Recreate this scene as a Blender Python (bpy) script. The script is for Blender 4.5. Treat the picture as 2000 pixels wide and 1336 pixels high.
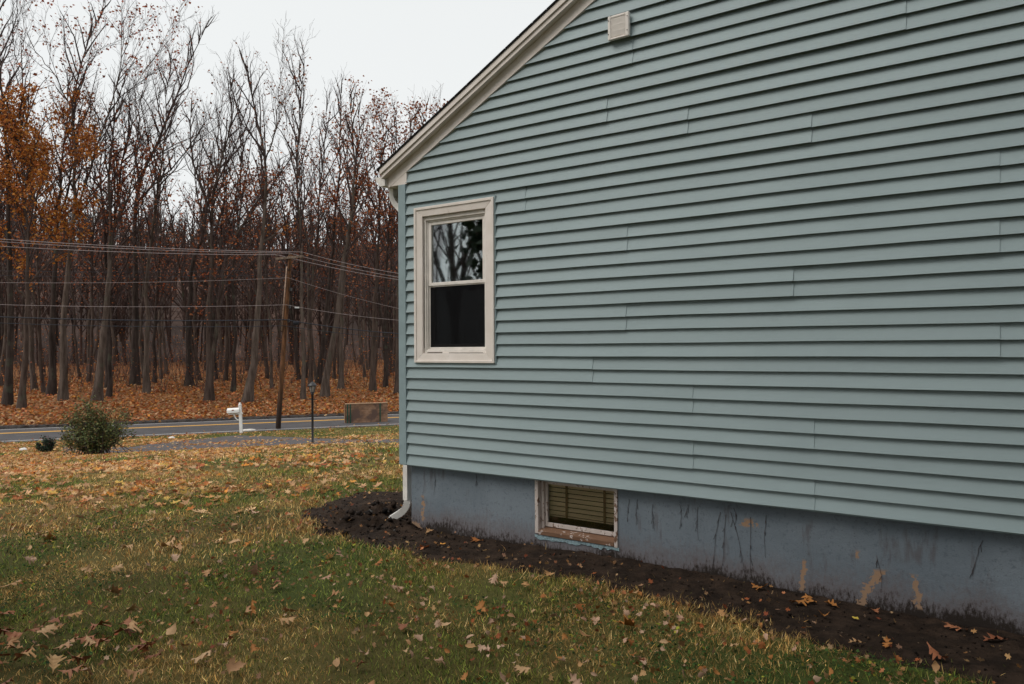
import bpy, math, random
import numpy as np
from mathutils import Matrix, Vector

random.seed(7)
rng = np.random.default_rng(7)
R_ = math.radians
for o in list(bpy.data.objects):
    bpy.data.objects.remove(o)
scene = bpy.context.scene
COL = scene.collection

# ------------------------------------------------------------------ camera, sky, sun, exposure
CAM = np.array([5.2175, -5.45, 1.70])
YAW, PITCH, ROLL, FPX = R_(126.312), R_(0.4815), R_(-0.2984), 1555.6
FW = np.array([math.cos(YAW) * math.cos(PITCH), math.sin(YAW) * math.cos(PITCH), math.sin(PITCH)])
RT = np.array([math.sin(YAW), -math.cos(YAW), 0.0])
UP = np.cross(RT, FW)
CR = math.cos(ROLL) * RT + math.sin(ROLL) * UP
CU = -math.sin(ROLL) * RT + math.cos(ROLL) * UP
cam = bpy.data.cameras.new('camera')
cam.sensor_width = 36.0
cam.lens = 28.0
cam.clip_start = 0.05
cam.clip_end = 3000
camo = bpy.data.objects.new('camera', cam)
COL.objects.link(camo)
camo.matrix_world = Matrix(((CR[0], CU[0], -FW[0], CAM[0]), (CR[1], CU[1], -FW[1], CAM[1]), (CR[2], CU[2], -FW[2], CAM[2]), (0, 0, 0, 1)))
scene.camera = camo

SUN_EL, SUN_AZ = R_(52), R_(240)          # azimuth measured from +X, counter-clockwise
world = bpy.data.worlds.new('World')
scene.world = world
world.use_nodes = True
wn, wl = world.node_tree.nodes, world.node_tree.links
wn.clear()
sky = wn.new('ShaderNodeTexSky')
sky.sky_type = 'NISHITA'
sky.sun_disc = False
sky.sun_elevation = SUN_EL
sky.sun_rotation = math.pi / 2 - SUN_AZ
sky.dust_density = 4.0
hs = wn.new('ShaderNodeHueSaturation')
hs.inputs['Saturation'].default_value = 0.12
mixw = wn.new('ShaderNodeMix')
mixw.data_type = 'RGBA'
mixw.inputs[0].default_value = 0.80
mixw.inputs[7].default_value = (7.3, 7.5, 7.5, 1)
bg = wn.new('ShaderNodeBackground')
bg.inputs[1].default_value = 0.10
wo = wn.new('ShaderNodeOutputWorld')
wl.new(sky.outputs[0], hs.inputs['Color'])
wl.new(hs.outputs[0], mixw.inputs[6])
wl.new(mixw.outputs[2], bg.inputs[0])
wl.new(bg.outputs[0], wo.inputs[0])

sun = bpy.data.lights.new('sun', 'SUN')
sun.energy = 1.5
sun.angle = R_(35)
sun.color = (1.0, 0.94, 0.86)
suno = bpy.data.objects.new('sun', sun)
COL.objects.link(suno)
sd = Vector((math.cos(SUN_EL) * math.cos(SUN_AZ), math.cos(SUN_EL) * math.sin(SUN_AZ), math.sin(SUN_EL)))
suno.rotation_euler = sd.to_track_quat('Z', 'Y').to_euler()
suno.location = (0, -20, 30)

vs = scene.view_settings
vs.view_transform = 'Standard'
vs.look = 'None'
vs.gamma = 1
vs.exposure = 0.42
vs.use_curve_mapping = False


# ------------------------------------------------------------------ helpers: rays, terrain
def ray(x, y):
    return FW + (x - 1000) / FPX * CR + (668 - y) / FPX * CU


def at(x, y, d):
    """point seen in direction (x, y) of the photograph, d metres deep"""
    return CAM + ray(x, y) * d


def hash2(ix, iy, seed):
    h = (ix * 374761393 + iy * 668265263 + seed * 1442695041) & 0xFFFFFFFF
    h = ((h ^ (h >> 13)) * 1274126177) & 0xFFFFFFFF
    return ((h ^ (h >> 16)) & 0xFFFF) / 65535.0


def vnoise(x, y, seed=0):
    x, y = np.asarray(x, float), np.asarray(y, float)
    ix, iy = np.floor(x).astype(np.int64), np.floor(y).astype(np.int64)
    fx, fy = x - ix, y - iy
    fx, fy = fx * fx * (3 - 2 * fx), fy * fy * (3 - 2 * fy)
    a, b = hash2(ix, iy, seed), hash2(ix + 1, iy, seed)
    c, d = hash2(ix, iy + 1, seed), hash2(ix + 1, iy + 1, seed)
    return a + (b - a) * fx + (c - a) * fy + (a - b - c + d) * fx * fy


def fbm(x, y, seed=0, oct=4):
    v, a = 0, .5
    for i in range(oct):
        v = v + a * vnoise(np.asarray(x) * 2 ** i, np.asarray(y) * 2 ** i, seed + i)
        a *= .5
    return v


NR = np.array([0.866, -0.5])            # road normal, towards the house
DR = np.array([0.5, 0.866])             # along the road
SP = np.array([-900, -300, -230, -160, -100, -60, -30, -14, -9, -7.5, -7.2, 0, .5, 1.6, 4, 12.8, 19, 26, 30, 33.5, 36, 300])
ZP = np.array([40, 38, 34, 15, 2.5, -.5, -1.1, -1.75, -2.08, -2.22, -2.35, -2.352, -2.335, -2.28, -2.13, -1.6, -1.0, -.37, -.12, -.02, 0, 0])
SQ = np.linspace(-60, 60, 2401)
ZQ = np.interp(SQ, SP, ZP)
_k = np.ones(41) / 41
_zs = np.convolve(np.pad(ZQ, 20, mode='edge'), _k, mode='valid')
ZQ = np.where((SQ > 3) | (SQ < -11), _zs, ZQ)


def s_of(x, y):
    return NR[0] * np.asarray(x, float) + NR[1] * np.asarray(y, float) + 34.3


def u_of(x, y):
    return DR[0] * np.asarray(x, float) + DR[1] * np.asarray(y, float)


def xy_of(s, u):
    c = np.asarray(s, float) - 34.3
    u = np.asarray(u, float)
    return NR[0] * c + DR[0] * u, NR[1] * c + DR[1] * u


def zg(x, y):
    s = s_of(x, y)
    z = np.where(np.abs(s) < 59, np.interp(s, SQ, ZQ), np.interp(s, SP, ZP))
    w = np.clip((s - 1) / 3, 0, 1) + np.clip((-9 - s) / 6, 0, 1)
    z = z + w * (.07 * (fbm(np.asarray(x) * .35, np.asarray(y) * .35, 3, 2) - .4) * np.clip((36 - s) / 10, .15, 1))
    far = np.clip((-70 - s) / 60, 0, 1)
    z = z + far * (18 * (vnoise(u_of(x, y) / 90., s / 120., 5) - .45))
    # gentle rise along the foundation
    z = z + .05 * np.exp(-((np.asarray(x) - 2.2) / 1.6) ** 2 - (np.asarray(y) / .9) ** 2)
    return z


def gnd(x, y):
    """where the line of sight (x, y) meets the ground"""
    r = ray(x, y)
    t = np.concatenate([np.linspace(1.5, 60, 3000), np.linspace(60.1, 400, 2000)])
    p = CAM[None] + r[None] * t[:, None]
    h = p[:, 2] - zg(p[:, 0], p[:, 1])
    i = int(np.argmax(h < 0))
    if i == 0:
        i = len(t) - 1
    a = h[i - 1] / (h[i - 1] - h[i])
    q = p[i - 1] + (p[i] - p[i - 1]) * a
    return np.array([q[0], q[1], float(zg(q[0], q[1]))])


def depth(p):
    return float((np.asarray(p) - CAM) @ FW)


def pix(P):
    """photograph position of world points"""
    v = np.asarray(P, float) - CAM
    d = v @ FW
    return 1000 + FPX * (v @ CR) / d, 668 - FPX * (v @ CU) / d, d


# ------------------------------------------------------------------ helpers: materials
class NT:
    def __init__(self, name):
        self.m = bpy.data.materials.new(name)
        self.m.use_nodes = True
        self.t = self.m.node_tree
        self.t.nodes.clear()
        self.out = self.n('ShaderNodeOutputMaterial')
        self.bsdf = self.n('ShaderNodeBsdfPrincipled')
        self.l(self.bsdf.outputs[0], self.out.inputs[0])

    def n(self, kind, **kw):
        nd = self.t.nodes.new(kind)
        for k, v in kw.items():
            setattr(nd, k, v)
        return nd

    def l(self, a, b):
        self.t.links.new(a, b)

    def val(self, sock, v):
        if isinstance(v, bpy.types.NodeSocket):
            self.l(v, sock)
        else:
            sock.default_value = v

    def coords(self, scale=(1, 1, 1), kind='Object'):
        c = self.n('ShaderNodeTexCoord')
        mp = self.n('ShaderNodeMapping')
        mp.inputs['Scale'].default_value = scale
        self.l(c.outputs[kind], mp.inputs[0])
        return mp.outputs[0]

    def noise(self, scale=5, detail=4, vec=None, rough=.55, dist=0):
        nd = self.n('ShaderNodeTexNoise')
        nd.inputs['Scale'].default_value = scale
        nd.inputs['Detail'].default_value = detail
        nd.inputs['Roughness'].default_value = rough
        nd.inputs['Distortion'].default_value = dist
        if vec is not None:
            self.l(vec, nd.inputs['Vector'])
        return nd.outputs[0]

    def ramp(self, fac, a, b, lo=0., hi=1.):
        r = self.n('ShaderNodeMapRange', interpolation_type='SMOOTHSTEP')
        self.val(r.inputs[0], fac)
        r.inputs[1].default_value = a
        r.inputs[2].default_value = b
        r.inputs[3].default_value = lo
        r.inputs[4].default_value = hi
        return r.outputs[0]

    def math(self, op, a, b=0., c=None):
        m = self.n('ShaderNodeMath', operation=op)
        self.val(m.inputs[0], a)
        self.val(m.inputs[1], b)
        if c is not None:
            self.val(m.inputs[2], c)
        return m.outputs[0]

    def mix(self, fac, a, b, blend='MIX'):
        m = self.n('ShaderNodeMix', data_type='RGBA', blend_type=blend)
        self.val(m.inputs[0], fac)
        for s, v in ((m.inputs[6], a), (m.inputs[7], b)):
            if isinstance(v, bpy.types.NodeSocket):
                self.l(v, s)
            else:
                s.default_value = (*v, 1)
        return m.outputs[2]

    def bump(self, h, strength=.3, dist=.01):
        b = self.n('ShaderNodeBump')
        b.inputs['Strength'].default_value = strength
        b.inputs['Distance'].default_value = dist
        self.l(h, b.inputs['Height'])
        self.l(b.outputs[0], self.bsdf.inputs['Normal'])

    def fin(self, col, rough=.7, metal=0., spec=.3):
        if isinstance(col, bpy.types.NodeSocket):
            self.l(col, self.bsdf.inputs['Base Color'])
        else:
            self.bsdf.inputs['Base Color'].default_value = (*col, 1)
        self.val(self.bsdf.inputs['Roughness'], rough)
        self.bsdf.inputs['Metallic'].default_value = metal
        self.bsdf.inputs['Specular IOR Level'].default_value = spec
        return self.m


M = {}


def simple(name, col, rough=.6, var=.15, scale=6., metal=0., spec=.3, bump=0., bscale=40., stretch=(1, 1, 1)):
    t = NT(name)
    v = t.coords(stretch)
    f = t.noise(scale, 5, v)
    dark = tuple(c * (1 - var * 1.6) for c in col)
    lite = tuple(min(1, c * (1 + var)) for c in col)
    c = t.mix(t.ramp(f, .3, .7), dark, lite)
    if bump:
        t.bump(t.noise(bscale, 4, v), bump, .01)
    M[name] = t.fin(c, rough, metal, spec)
    return M[name]


def vcol(name, rough=.75, spec=.2, trans=0.):
    """colour comes from the pieces themselves"""
    t = NT(name)
    a = t.n('ShaderNodeAttribute', attribute_name='col')
    if trans:
        tr = t.n('ShaderNodeBsdfTranslucent')
        t.l(a.outputs[0], tr.inputs[0])
        mx = t.n('ShaderNodeMixShader')
        mx.inputs[0].default_value = trans
        t.l(t.bsdf.outputs[0], mx.inputs[1])
        t.l(tr.outputs[0], mx.inputs[2])
        t.l(mx.outputs[0], t.out.inputs[0])
    M[name] = t.fin(a.outputs[0], rough, 0, spec)


# ------------------------------------------------------------------ helpers: meshes and objects
def link_mesh(name, me, mat, parent=None):
    o = bpy.data.objects.new(name, me)
    if mat is not None and len(me.materials) == 0:
        me.materials.append(M[mat] if isinstance(mat, str) else mat)
    COL.objects.link(o)
    if parent is not None:
        o.parent = parent
        o.matrix_parent_inverse = Matrix.Translation(-Vector(parent_loc(parent)))
    return o


_PL = {}


def parent_loc(p):
    v = Vector((0, 0, 0))
    q = p
    while q is not None:
        v = v + Vector(_PL.get(q.name, (0, 0, 0)))
        q = q.parent if q.name in _PL else None
    return v


def tag(o, label, cat, group=None, kind=None):
    if label:
        o['label'] = label
    if cat:
        o['category'] = cat
    if group:
        o['group'] = group
    if kind:
        o['kind'] = kind
    return o


def thing(name, label, cat, loc=(0, 0, 0), group=None):
    o = bpy.data.objects.new(name, None)
    o.empty_display_size = .2
    COL.objects.link(o)
    o.location = [float(v) for v in loc]
    _PL[o.name] = tuple(o.location)
    return tag(o, label, cat, group)


class MB:
    def __init__(self):
        self.v, self.f, self.s = [], [], []

    def add(self, vs_, fs, smooth=False):
        n = len(self.v)
        self.v += [tuple(float(c) for c in p) for p in vs_]
        self.f += [tuple(i + n for i in q) for q in fs]
        self.s += [smooth] * len(fs)
        return self

    def box(self, x0, x1, y0, y1, z0, z1):
        return self.add([(x0, y0, z0), (x1, y0, z0), (x1, y1, z0), (x0, y1, z0), (x0, y0, z1), (x1, y0, z1), (x1, y1, z1), (x0, y1, z1)],
                        [(3, 2, 1, 0), (4, 5, 6, 7), (0, 1, 5, 4), (1, 2, 6, 5), (2, 3, 7, 6), (3, 0, 4, 7)])

    def obox(self, c, ax, ay, az):
        """box from centre and three half-axis vectors"""
        c, ax, ay, az = [np.asarray(q, float) for q in (c, ax, ay, az)]
        P = [c + sx * ax + sy * ay + sz * az for sz in (-1, 1) for sx, sy in ((-1, -1), (1, -1), (1, 1), (-1, 1))]
        return self.add(P, [(3, 2, 1, 0), (4, 5, 6, 7), (0, 1, 5, 4), (1, 2, 6, 5), (2, 3, 7, 6), (3, 0, 4, 7)])

    def prism(self, poly, y0, y1):
        """polygon in X-Z (counter-clockwise seen from -Y) extruded along Y"""
        n = len(poly)
        self.add([(x, y0, z) for x, z in poly] + [(x, y1, z) for x, z in poly],
                 [tuple(range(n)), tuple(range(2 * n - 1, n - 1, -1))] + [((i + 1) % n, i, n + i, n + (i + 1) % n) for i in range(n)])
        return self

    def tube(self, pts, rad, sides=8, cap=True, smooth=True):
        pts = [np.asarray(p, float) for p in pts]
        if np.isscalar(rad):
            rad = [rad] * len(pts)
        rings = []
        up = None
        for i, p in enumerate(pts):
            a = pts[min(i + 1, len(pts) - 1)] - pts[max(i - 1, 0)]
            a = a / (np.linalg.norm(a) + 1e-9)
            if up is None:
                up = np.cross(a, (0, 0, 1.) if abs(a[2]) < .9 else (1., 0, 0))
            up = up - a * (up @ a)
            up /= np.linalg.norm(up) + 1e-9
            w = np.cross(a, up)
            rings.append([p + rad[i] * (math.cos(q) * up + math.sin(q) * w) for q in np.arange(sides) * 2 * math.pi / sides])
        V = [q for r in rings for q in r]
        Fc = []
        for i in range(len(pts) - 1):
            for j in range(sides):
                k = (j + 1) % sides
                Fc.append((i * sides + j, i * sides + k, (i + 1) * sides + k, (i + 1) * sides + j))
        self.add(V, Fc, smooth)
        if cap:
            n = len(self.v) - len(V)
            self.f += [tuple(n + j for j in range(sides - 1, -1, -1)), tuple(n + (len(pts) - 1) * sides + j for j in range(sides))]
            self.s += [False, False]
        return self

    def rtube(self, pts, hw, hh, axis):
        """rectangular tube (a downspout) along pts; axis = sideways unit vector"""
        axis = np.asarray(axis, float)
        pts = [np.asarray(p, float) for p in pts]
        V = []
        for i, p in enumerate(pts):
            a = pts[min(i + 1, len(pts) - 1)] - pts[max(i - 1, 0)]
            a /= np.linalg.norm(a)
            n = np.cross(a, axis)
            V += [p + axis * hw * sx + n * hh * sy for sx, sy in ((-1, -1), (1, -1), (1, 1), (-1, 1))]
        Fc = []
        for i in range(len(pts) - 1):
            for j in range(4):
                k = (j + 1) % 4
                Fc.append((i * 4 + j, i * 4 + k, i * 4 + 4 + k, i * 4 + 4 + j))
        return self.add(V, Fc)

    def lathe(self, c, prof, sides=16):
        c = np.asarray(c, float)
        V, Fc = [], []
        for r, z in prof:
            V += [c + (r * math.cos(q), r * math.sin(q), z) for q in np.arange(sides) * 2 * math.pi / sides]
        for i in range(len(prof) - 1):
            for j in range(sides):
                k = (j + 1) % sides
                Fc.append((i * sides + j, i * sides + k, (i + 1) * sides + k, (i + 1) * sides + j))
        return self.add(V, Fc, True)

    def build(self, name, mat, parent=None, label=None, bevel=0.):
        me = bpy.data.meshes.new(name)
        me.from_pydata(self.v, [], self.f)
        me.polygons.foreach_set('use_smooth', self.s)
        me.update()
        o = link_mesh(name, me, mat, parent)
        if label:
            o['label'] = label
        if bevel:
            b = o.modifiers.new('bevel', 'BEVEL')
            b.width = bevel
            b.segments = 2
            b.limit_method = 'ANGLE'
        return o


def np_mesh(name, V, Fq, mat, parent=None, col=None, smooth=False):
    """V (n,3); Fq list of (m,k) index arrays; col (n,3) colour per vertex"""
    me = bpy.data.meshes.new(name)
    V = np.asarray(V, np.float32)
    me.vertices.add(len(V))
    me.vertices.foreach_set('co', V.ravel())
    idx = np.concatenate([f.ravel() for f in Fq]).astype(np.int32)
    tot = np.concatenate([np.full(len(f), f.shape[1]) for f in Fq]).astype(np.int32)
    st = np.concatenate([[0], np.cumsum(tot)[:-1]]).astype(np.int32)
    me.loops.add(len(idx))
    me.loops.foreach_set('vertex_index', idx)
    me.polygons.add(len(tot))
    me.polygons.foreach_set('loop_start', st)
    me.polygons.foreach_set('loop_total', tot)
    if smooth:
        me.polygons.foreach_set('use_smooth', np.ones(len(tot), bool))
    me.update(calc_edges=True)
    if col is not None:
        at_ = me.color_attributes.new('col', 'FLOAT_COLOR', 'POINT')
        c4 = np.ones((len(V), 4), np.float32)
        c4[:, :3] = col
        at_.data.foreach_set('color', c4.ravel())
    return link_mesh(name, me, mat, parent)


def scatter(T, TF, pos, yaw, tx, ty, sc, col):
    """many copies of a small template -> arrays; tx, ty tilt about X and Y"""
    T = np.asarray(T, float)
    n, k = len(pos), len(T)
    cx, sx, cy, sy, cz, sz = np.cos(tx), np.sin(tx), np.cos(ty), np.sin(ty), np.cos(yaw), np.sin(yaw)
    P = T[None] * np.asarray(sc).reshape(n, 1, -1)
    x, y, z = P[..., 0], P[..., 1], P[..., 2]
    y, z = y * cx[:, None] - z * sx[:, None], y * sx[:, None] + z * cx[:, None]
    x, z = x * cy[:, None] + z * sy[:, None], -x * sy[:, None] + z * cy[:, None]
    x, y = x * cz[:, None] - y * sz[:, None], x * sz[:, None] + y * cz[:, None]
    V = np.stack([x, y, z], -1) + pos[:, None]
    F = [(np.asarray(f)[None] + (np.arange(n) * k)[:, None, None]).reshape(-1, np.asarray(f).shape[1]) for f in TF]
    return V.reshape(-1, 3), F, np.repeat(col, k, 0)


def grid_faces(nu, nv):
    i = np.arange(nu - 1)[:, None] * nv + np.arange(nv - 1)[None]
    i = i.ravel()
    return np.stack([i, i + nv, i + nv + 1, i + 1], 1)


def in_poly(x, y, poly):
    """signed distance to polygon, positive inside"""
    x, y = np.asarray(x, float), np.asarray(y, float)
    poly = np.asarray(poly, float)[:, :2]
    d = np.full(x.shape, 1e9)
    ins = np.zeros(x.shape, bool)
    for a, b in zip(poly, np.roll(poly, -1, 0)):
        e = b - a
        t = np.clip(((x - a[0]) * e[0] + (y - a[1]) * e[1]) / (e @ e + 1e-12), 0, 1)
        d = np.minimum(d, np.hypot(x - a[0] - t * e[0], y - a[1] - t * e[1]))
        c = ((a[1] > y) != (b[1] > y)) & (x < (b[0] - a[0]) * (y - a[1]) / (b[1] - a[1] + 1e-12) + a[0])
        ins ^= c
    return np.where(ins, d, -d)


# ------------------------------------------------------------------ materials
def make_materials():
    # vinyl siding
    t = NT('vinyl_siding')
    v = t.coords((1.5, 1, 160))
    g = t.noise(3, 5, v, .65)
    w = t.noise(1.1, 3, t.coords((1, 1, 1)))
    oi = t.n('ShaderNodeObjectInfo')
    c = t.mix(t.ramp(w, .3, .75), (.285, .362, .378), (.315, .395, .412))
    c = t.mix(t.math('MULTIPLY', oi.outputs['Random'], .6), c, (.262, .328, .342))
    grime = t.ramp(t.noise(7, 6, t.coords((.6, 1, 3)), .7), .66, .85)
    c = t.mix(t.math('MULTIPLY', grime, .45), c, (.18, .21, .20))
    t.bump(g, .25, .004)
    M['vinyl_siding'] = t.fin(c, .55, 0, .35)
    simple('corner_trim', (.265, .345, .365), .5, .06, 9)
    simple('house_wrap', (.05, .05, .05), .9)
    # cream trim
    t = NT('cream_trim')
    v = t.coords()
    c = t.mix(t.ramp(t.noise(5, 5, v), .35, .7), (.74, .67, .61), (.82, .75, .70))
    c = t.mix(t.math('MULTIPLY', t.ramp(t.noise(22, 6, v, .7), .6, .78), .4), c, (.36, .29, .24))
    t.bump(t.noise(60, 3, v), .05, .004)
    M['cream_trim'] = t.fin(c, .45, 0, .4)
    simple('white_vinyl', (.80, .75, .70), .4, .06, 12)
    simple('gutter_white', (.82, .79, .75), .4, .08, 9)
    simple('caulk_grime', (.10, .075, .055), .9, .3, 30)
    simple('shingle', (.028, .026, .027), .95, .3, 60, bump=.5, bscale=160)
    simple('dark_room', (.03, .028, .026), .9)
    # foundation paint over concrete, with stains and peeled patches where they stand
    t = NT('foundation_paint')
    co = t.n('ShaderNodeTexCoord')
    sp = t.n('ShaderNodeSeparateXYZ')
    t.l(co.outputs['Object'], sp.inputs[0])
    X, Z = sp.outputs['X'], sp.outputs['Z']
    v = t.coords()
    big = t.noise(1.7, 5, v)
    c = t.mix(t.ramp(big, .3, .72), (.155, .188, .220), (.20, .237, .272))
    fine = t.noise(34, 6, v, .75)
    c = t.mix(t.math('MULTIPLY', t.ramp(fine, .52, .68), .6), c, (.10, .12, .15))
    streak = t.noise(13, 5, t.coords((1, 1, .16)), .65)
    upm = t.ramp(Z, .0, .55)
    stm = t.math('MULTIPLY', t.ramp(streak, .54, .68), t.ramp(t.noise(4.5, 4, v), .40, .58))
    c = t.mix(t.math('MULTIPLY', stm, .55), c, (.10, .08, .082))
    spk = t.math('MULTIPLY', t.ramp(t.noise(95, 3, v, .6), .62, .70), t.ramp(t.noise(5, 4, v), .4, .6))
    c = t.mix(t.math('MULTIPLY', spk, .6), c, (.06, .05, .05))
    rust = t.math('MULTIPLY', t.ramp(t.noise(24, 5, t.coords((1, 1, .4)), .7), .63, .72), t.ramp(t.noise(3.1, 3, v), .5, .62))
    c = t.mix(t.math('MULTIPLY', rust, .8), c, (.17, .10, .075))
    # soil splashed on the lowest part
    spl = t.math('ADD', t.math('MULTIPLY', t.noise(55, 6, t.coords((1, 1, .45)), .75), .36), t.math('MULTIPLY', t.noise(4, 3, v), .22))
    zz = t.math('SUBTRACT', Z, spl)
    c = t.mix(t.ramp(zz, -.24, .02, .8, 0.), c, (.15, .12, .12))
    c = t.mix(t.ramp(zz, -.26, -.16, .95, 0.), c, (.022, .016, .012))
    # peeled patches
    wob = t.math('MULTIPLY_ADD', t.noise(7, 3, v, .6), .11, -.055)
    edge = t.math('ADD', t.math('MULTIPLY_ADD', t.noise(22, 4, v, .7), 5.0, -2.5), t.math('MULTIPLY_ADD', t.noise(70, 4, v, .7), 2.2, -1.1))
    for x0, lean, z0, z1, wd in ((.135, .06, .10, .33, .020), (.11, -1.5, .02, .075, .05), (3.60, .0, .06, .26, .028), (3.97, .45, .03, .27, .035), (4.30, -.15, .07, .27, .022), (3.22, .3, .44, .49, .05), (3.955, 0, .33, .37, .012)):
        xc = t.math('MULTIPLY_ADD', t.math('SUBTRACT', Z, z0), lean, x0)
        dx = t.math('ABSOLUTE', t.math('SUBTRACT', t.math('ADD', X, wob), xc))
        mx = t.ramp(t.math('ADD', t.math('DIVIDE', dx, wd), edge), .62, .78, 1., 0.)
        mz = t.math('MULTIPLY', t.ramp(Z, z0 - .01, z0 + .01), t.ramp(Z, z1 - .01, z1 + .02, 1., 0.))
        c = t.mix(t.math('MULTIPLY', mx, mz), c, (.33, .215, .14))
    hgt = t.math('ADD', t.noise(16, 5, v), t.math('MULTIPLY', t.noise(120, 4, v), .35))
    t.bump(hgt, .35, .012)
    M['foundation_paint'] = t.fin(c, .85, 0, .2)
    simple('flaked_paint_edge', (.30, .42, .46), .8, .2, 60, bump=.8, bscale=90)
    # flaking white paint on wood
    for nm, thr in (('flaking_white', .555), ('flaking_brown', .42)):
        t = NT(nm)
        n1 = t.noise(30, 6, t.coords((1, 1, .7)), .7)
        n2 = t.noise(9, 4, t.coords())
        wood = t.mix(t.noise(70, 4, t.coords((.15, 1, 1))), (.10, .052, .03), (.23, .13, .08))
        paint = t.mix(t.ramp(n2, .3, .7), (.50, .43, .39), (.62, .56, .53))
        mk = t.ramp(t.math('ADD', t.math('MULTIPLY', n1, .65), t.math('MULTIPLY', n2, .35)), thr - .02, thr + .02)
        c = t.mix(mk, paint, wood)
        t.bump(mk, .4, -.003)
        M[nm] = t.fin(c, .75, 0, .25)
    # glass: mirror-like coating over clear pane
    for nm, base in (('window_glass', .15), ('cellar_glass', -.01)):
        t = NT(nm)
        tr = t.n('ShaderNodeBsdfTransparent')
        tr.inputs[0].default_value = (.75, .8, .78, 1) if nm == 'window_glass' else (.97, .97, .95, 1)
        gl = t.n('ShaderNodeBsdfGlossy')
        gl.inputs['Roughness'].default_value = .022
        gl.inputs['Color'].default_value = (.95, .98, 1, 1)
        fr = t.n('ShaderNodeFresnel')
        fr.inputs[0].default_value = 1.5
        fac = t.math('ADD', fr.outputs[0], base)
        mx = t.n('ShaderNodeMixShader')
        t.l(fac, mx.inputs[0])
        t.l(tr.outputs[0], mx.inputs[1])
        t.l(gl.outputs[0], mx.inputs[2])
        t.l(mx.outputs[0], t.out.inputs[0])
        M[nm] = t.m
    t = NT('insect_mesh')
    tr = t.n('ShaderNodeBsdfTransparent')
    df = t.n('ShaderNodeBsdfDiffuse')
    df.inputs[0].default_value = (.012, .012, .013, 1)
    mx = t.n('ShaderNodeMixShader')
    mx.inputs[0].default_value = .68
    t.l(tr.outputs[0], mx.inputs[1])
    t.l(df.outputs[0], mx.inputs[2])
    t.l(mx.outputs[0], t.out.inputs[0])
    M['insect_mesh'] = t.m
    simple('blind_slat', (.60, .46, .29), .6, .12, 20, stretch=(.1, 1, 1))
    simple('blind_tape', (.17, .10, .05), .8, .2, 40)
    simple('wicker', (.06, .045, .03), .8, .3, 50)
    # ground
    t = NT('lawn_soil')
    v = t.coords()
    c = t.mix(t.ramp(t.noise(.9, 5, v), .35, .65), (.065, .058, .018), (.125, .10, .034))
    c = t.mix(t.math('MULTIPLY', t.ramp(t.noise(14, 6, v, .7), .5, .75), .6), c, (.05, .04, .018))
    c = t.mix(t.math('MULTIPLY', t.ramp(t.noise(.35, 3, v), .5, .66), .5), c, (.045, .085, .02))
    t.bump(t.noise(60, 5, v), .8, .02)
    M['lawn_soil'] = t.fin(c, .95, 0, .1)
    t = NT('bare_soil')
    v = t.coords()
    c = t.mix(t.ramp(t.noise(6, 6, v, .7), .35, .7), (.018, .0115, .008), (.052, .033, .0225))
    c = t.mix(t.ramp(t.noise(45, 5, v, .7), .66, .76), c, (.06, .042, .03))
    t.bump(t.noise(70, 6, v, .7), .9, .02)
    M['bare_soil'] = t.fin(c, .92, 0, .15)
    t = NT('leaf_floor')
    v = t.coords()
    vo = t.n('ShaderNodeTexVoronoi')
    vo.inputs['Scale'].default_value = 6.5
    t.l(v, vo.inputs['Vector'])
    sv = t.n('ShaderNodeSeparateColor')
    t.l(vo.outputs['Color'], sv.inputs[0])
    c = t.mix(sv.outputs[0], (.12, .048, .018), (.34, .155, .062))
    c = t.mix(t.ramp(t.noise(.16, 4, v), .4, .65), c, (.17, .062, .022))
    t.bump(vo.outputs['Distance'], .8, .08)
    M['leaf_floor'] = t.fin(c, .9, 0, .15)
    simple('hill_floor', (.056, .029, .020), .95, .4, .05)
    t = NT('asphalt')
    v = t.coords()
    c = t.mix(t.ramp(t.noise(160, 3, v), .3, .7), (.055, .052, .056), (.095, .089, .093))
    c = t.mix(t.math('MULTIPLY', t.ramp(t.noise(.9, 6, t.coords((1, 1, 1)), .7), .42, .62), .6), c, (.048, .045, .047))
    t.bump(t.noise(200, 3, v), .3, .006)
    M['asphalt'] = t.fin(c, .75, 0, .3)
    t = NT('old_asphalt')
    v = t.coords()
    c = t.mix(t.ramp(t.noise(120, 3, v), .3, .7), (.065, .058, .060), (.115, .104, .105))
    c = t.mix(t.math('MULTIPLY', t.ramp(t.noise(1.2, 5, v), .5, .7), .5), c, (.075, .066, .063))
    t.bump(t.noise(150, 3, v), .4, .008)
    M['old_asphalt'] = t.fin(c, .85, 0, .2)
    for nm, cc in (('yellow_paint', (.80, .42, .07)), ('white_paint', (.62, .60, .58))):
        t = NT(nm)
        c = t.mix(t.math('MULTIPLY', t.ramp(t.noise(9, 6, t.coords(), .75), .55, .7), .6), cc, (.12, .115, .12))
        M[nm] = t.fin(c, .7)
    simple('kerb_tar', (.045, .038, .035), .9, .3, 5, bump=.5)
    # bark, in three tones
    for nm, a, b in (('bark_grey', (.062, .046, .037), (.135, .104, .086)), ('bark_dark', (.028, .021, .018), (.066, .049, .042)), ('bark_brown', (.046, .032, .026), (.098, .071, .058))):
        t = NT(nm)
        v = t.coords((1, 1, .14))
        c = t.mix(t.ramp(t.noise(5, 6, v, .7), .35, .66), a, b)
        c = t.mix(t.math('MULTIPLY', t.ramp(t.noise(1.3, 4, t.coords()), .56, .7), .4), c, (.085, .10, .07))
        t.bump(t.noise(7, 5, v, .7), .8, .06)
        M[nm] = t.fin(c, .92, 0, .12)
    simple('twig_bark', (.062, .041, .037), .9, .2, 2)
    simple('far_wood', (.064, .035, .027), .95, .45, .09)
    vcol('leaf', .7, .25, .25)
    vcol('grass_blade', .75, .15, .25)
    vcol('shrub_leaf', .6, .3, .15)
    # pole, lamp, mailbox, board
    t = NT('pole_wood')
    v = t.coords((1, 1, .12))
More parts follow.
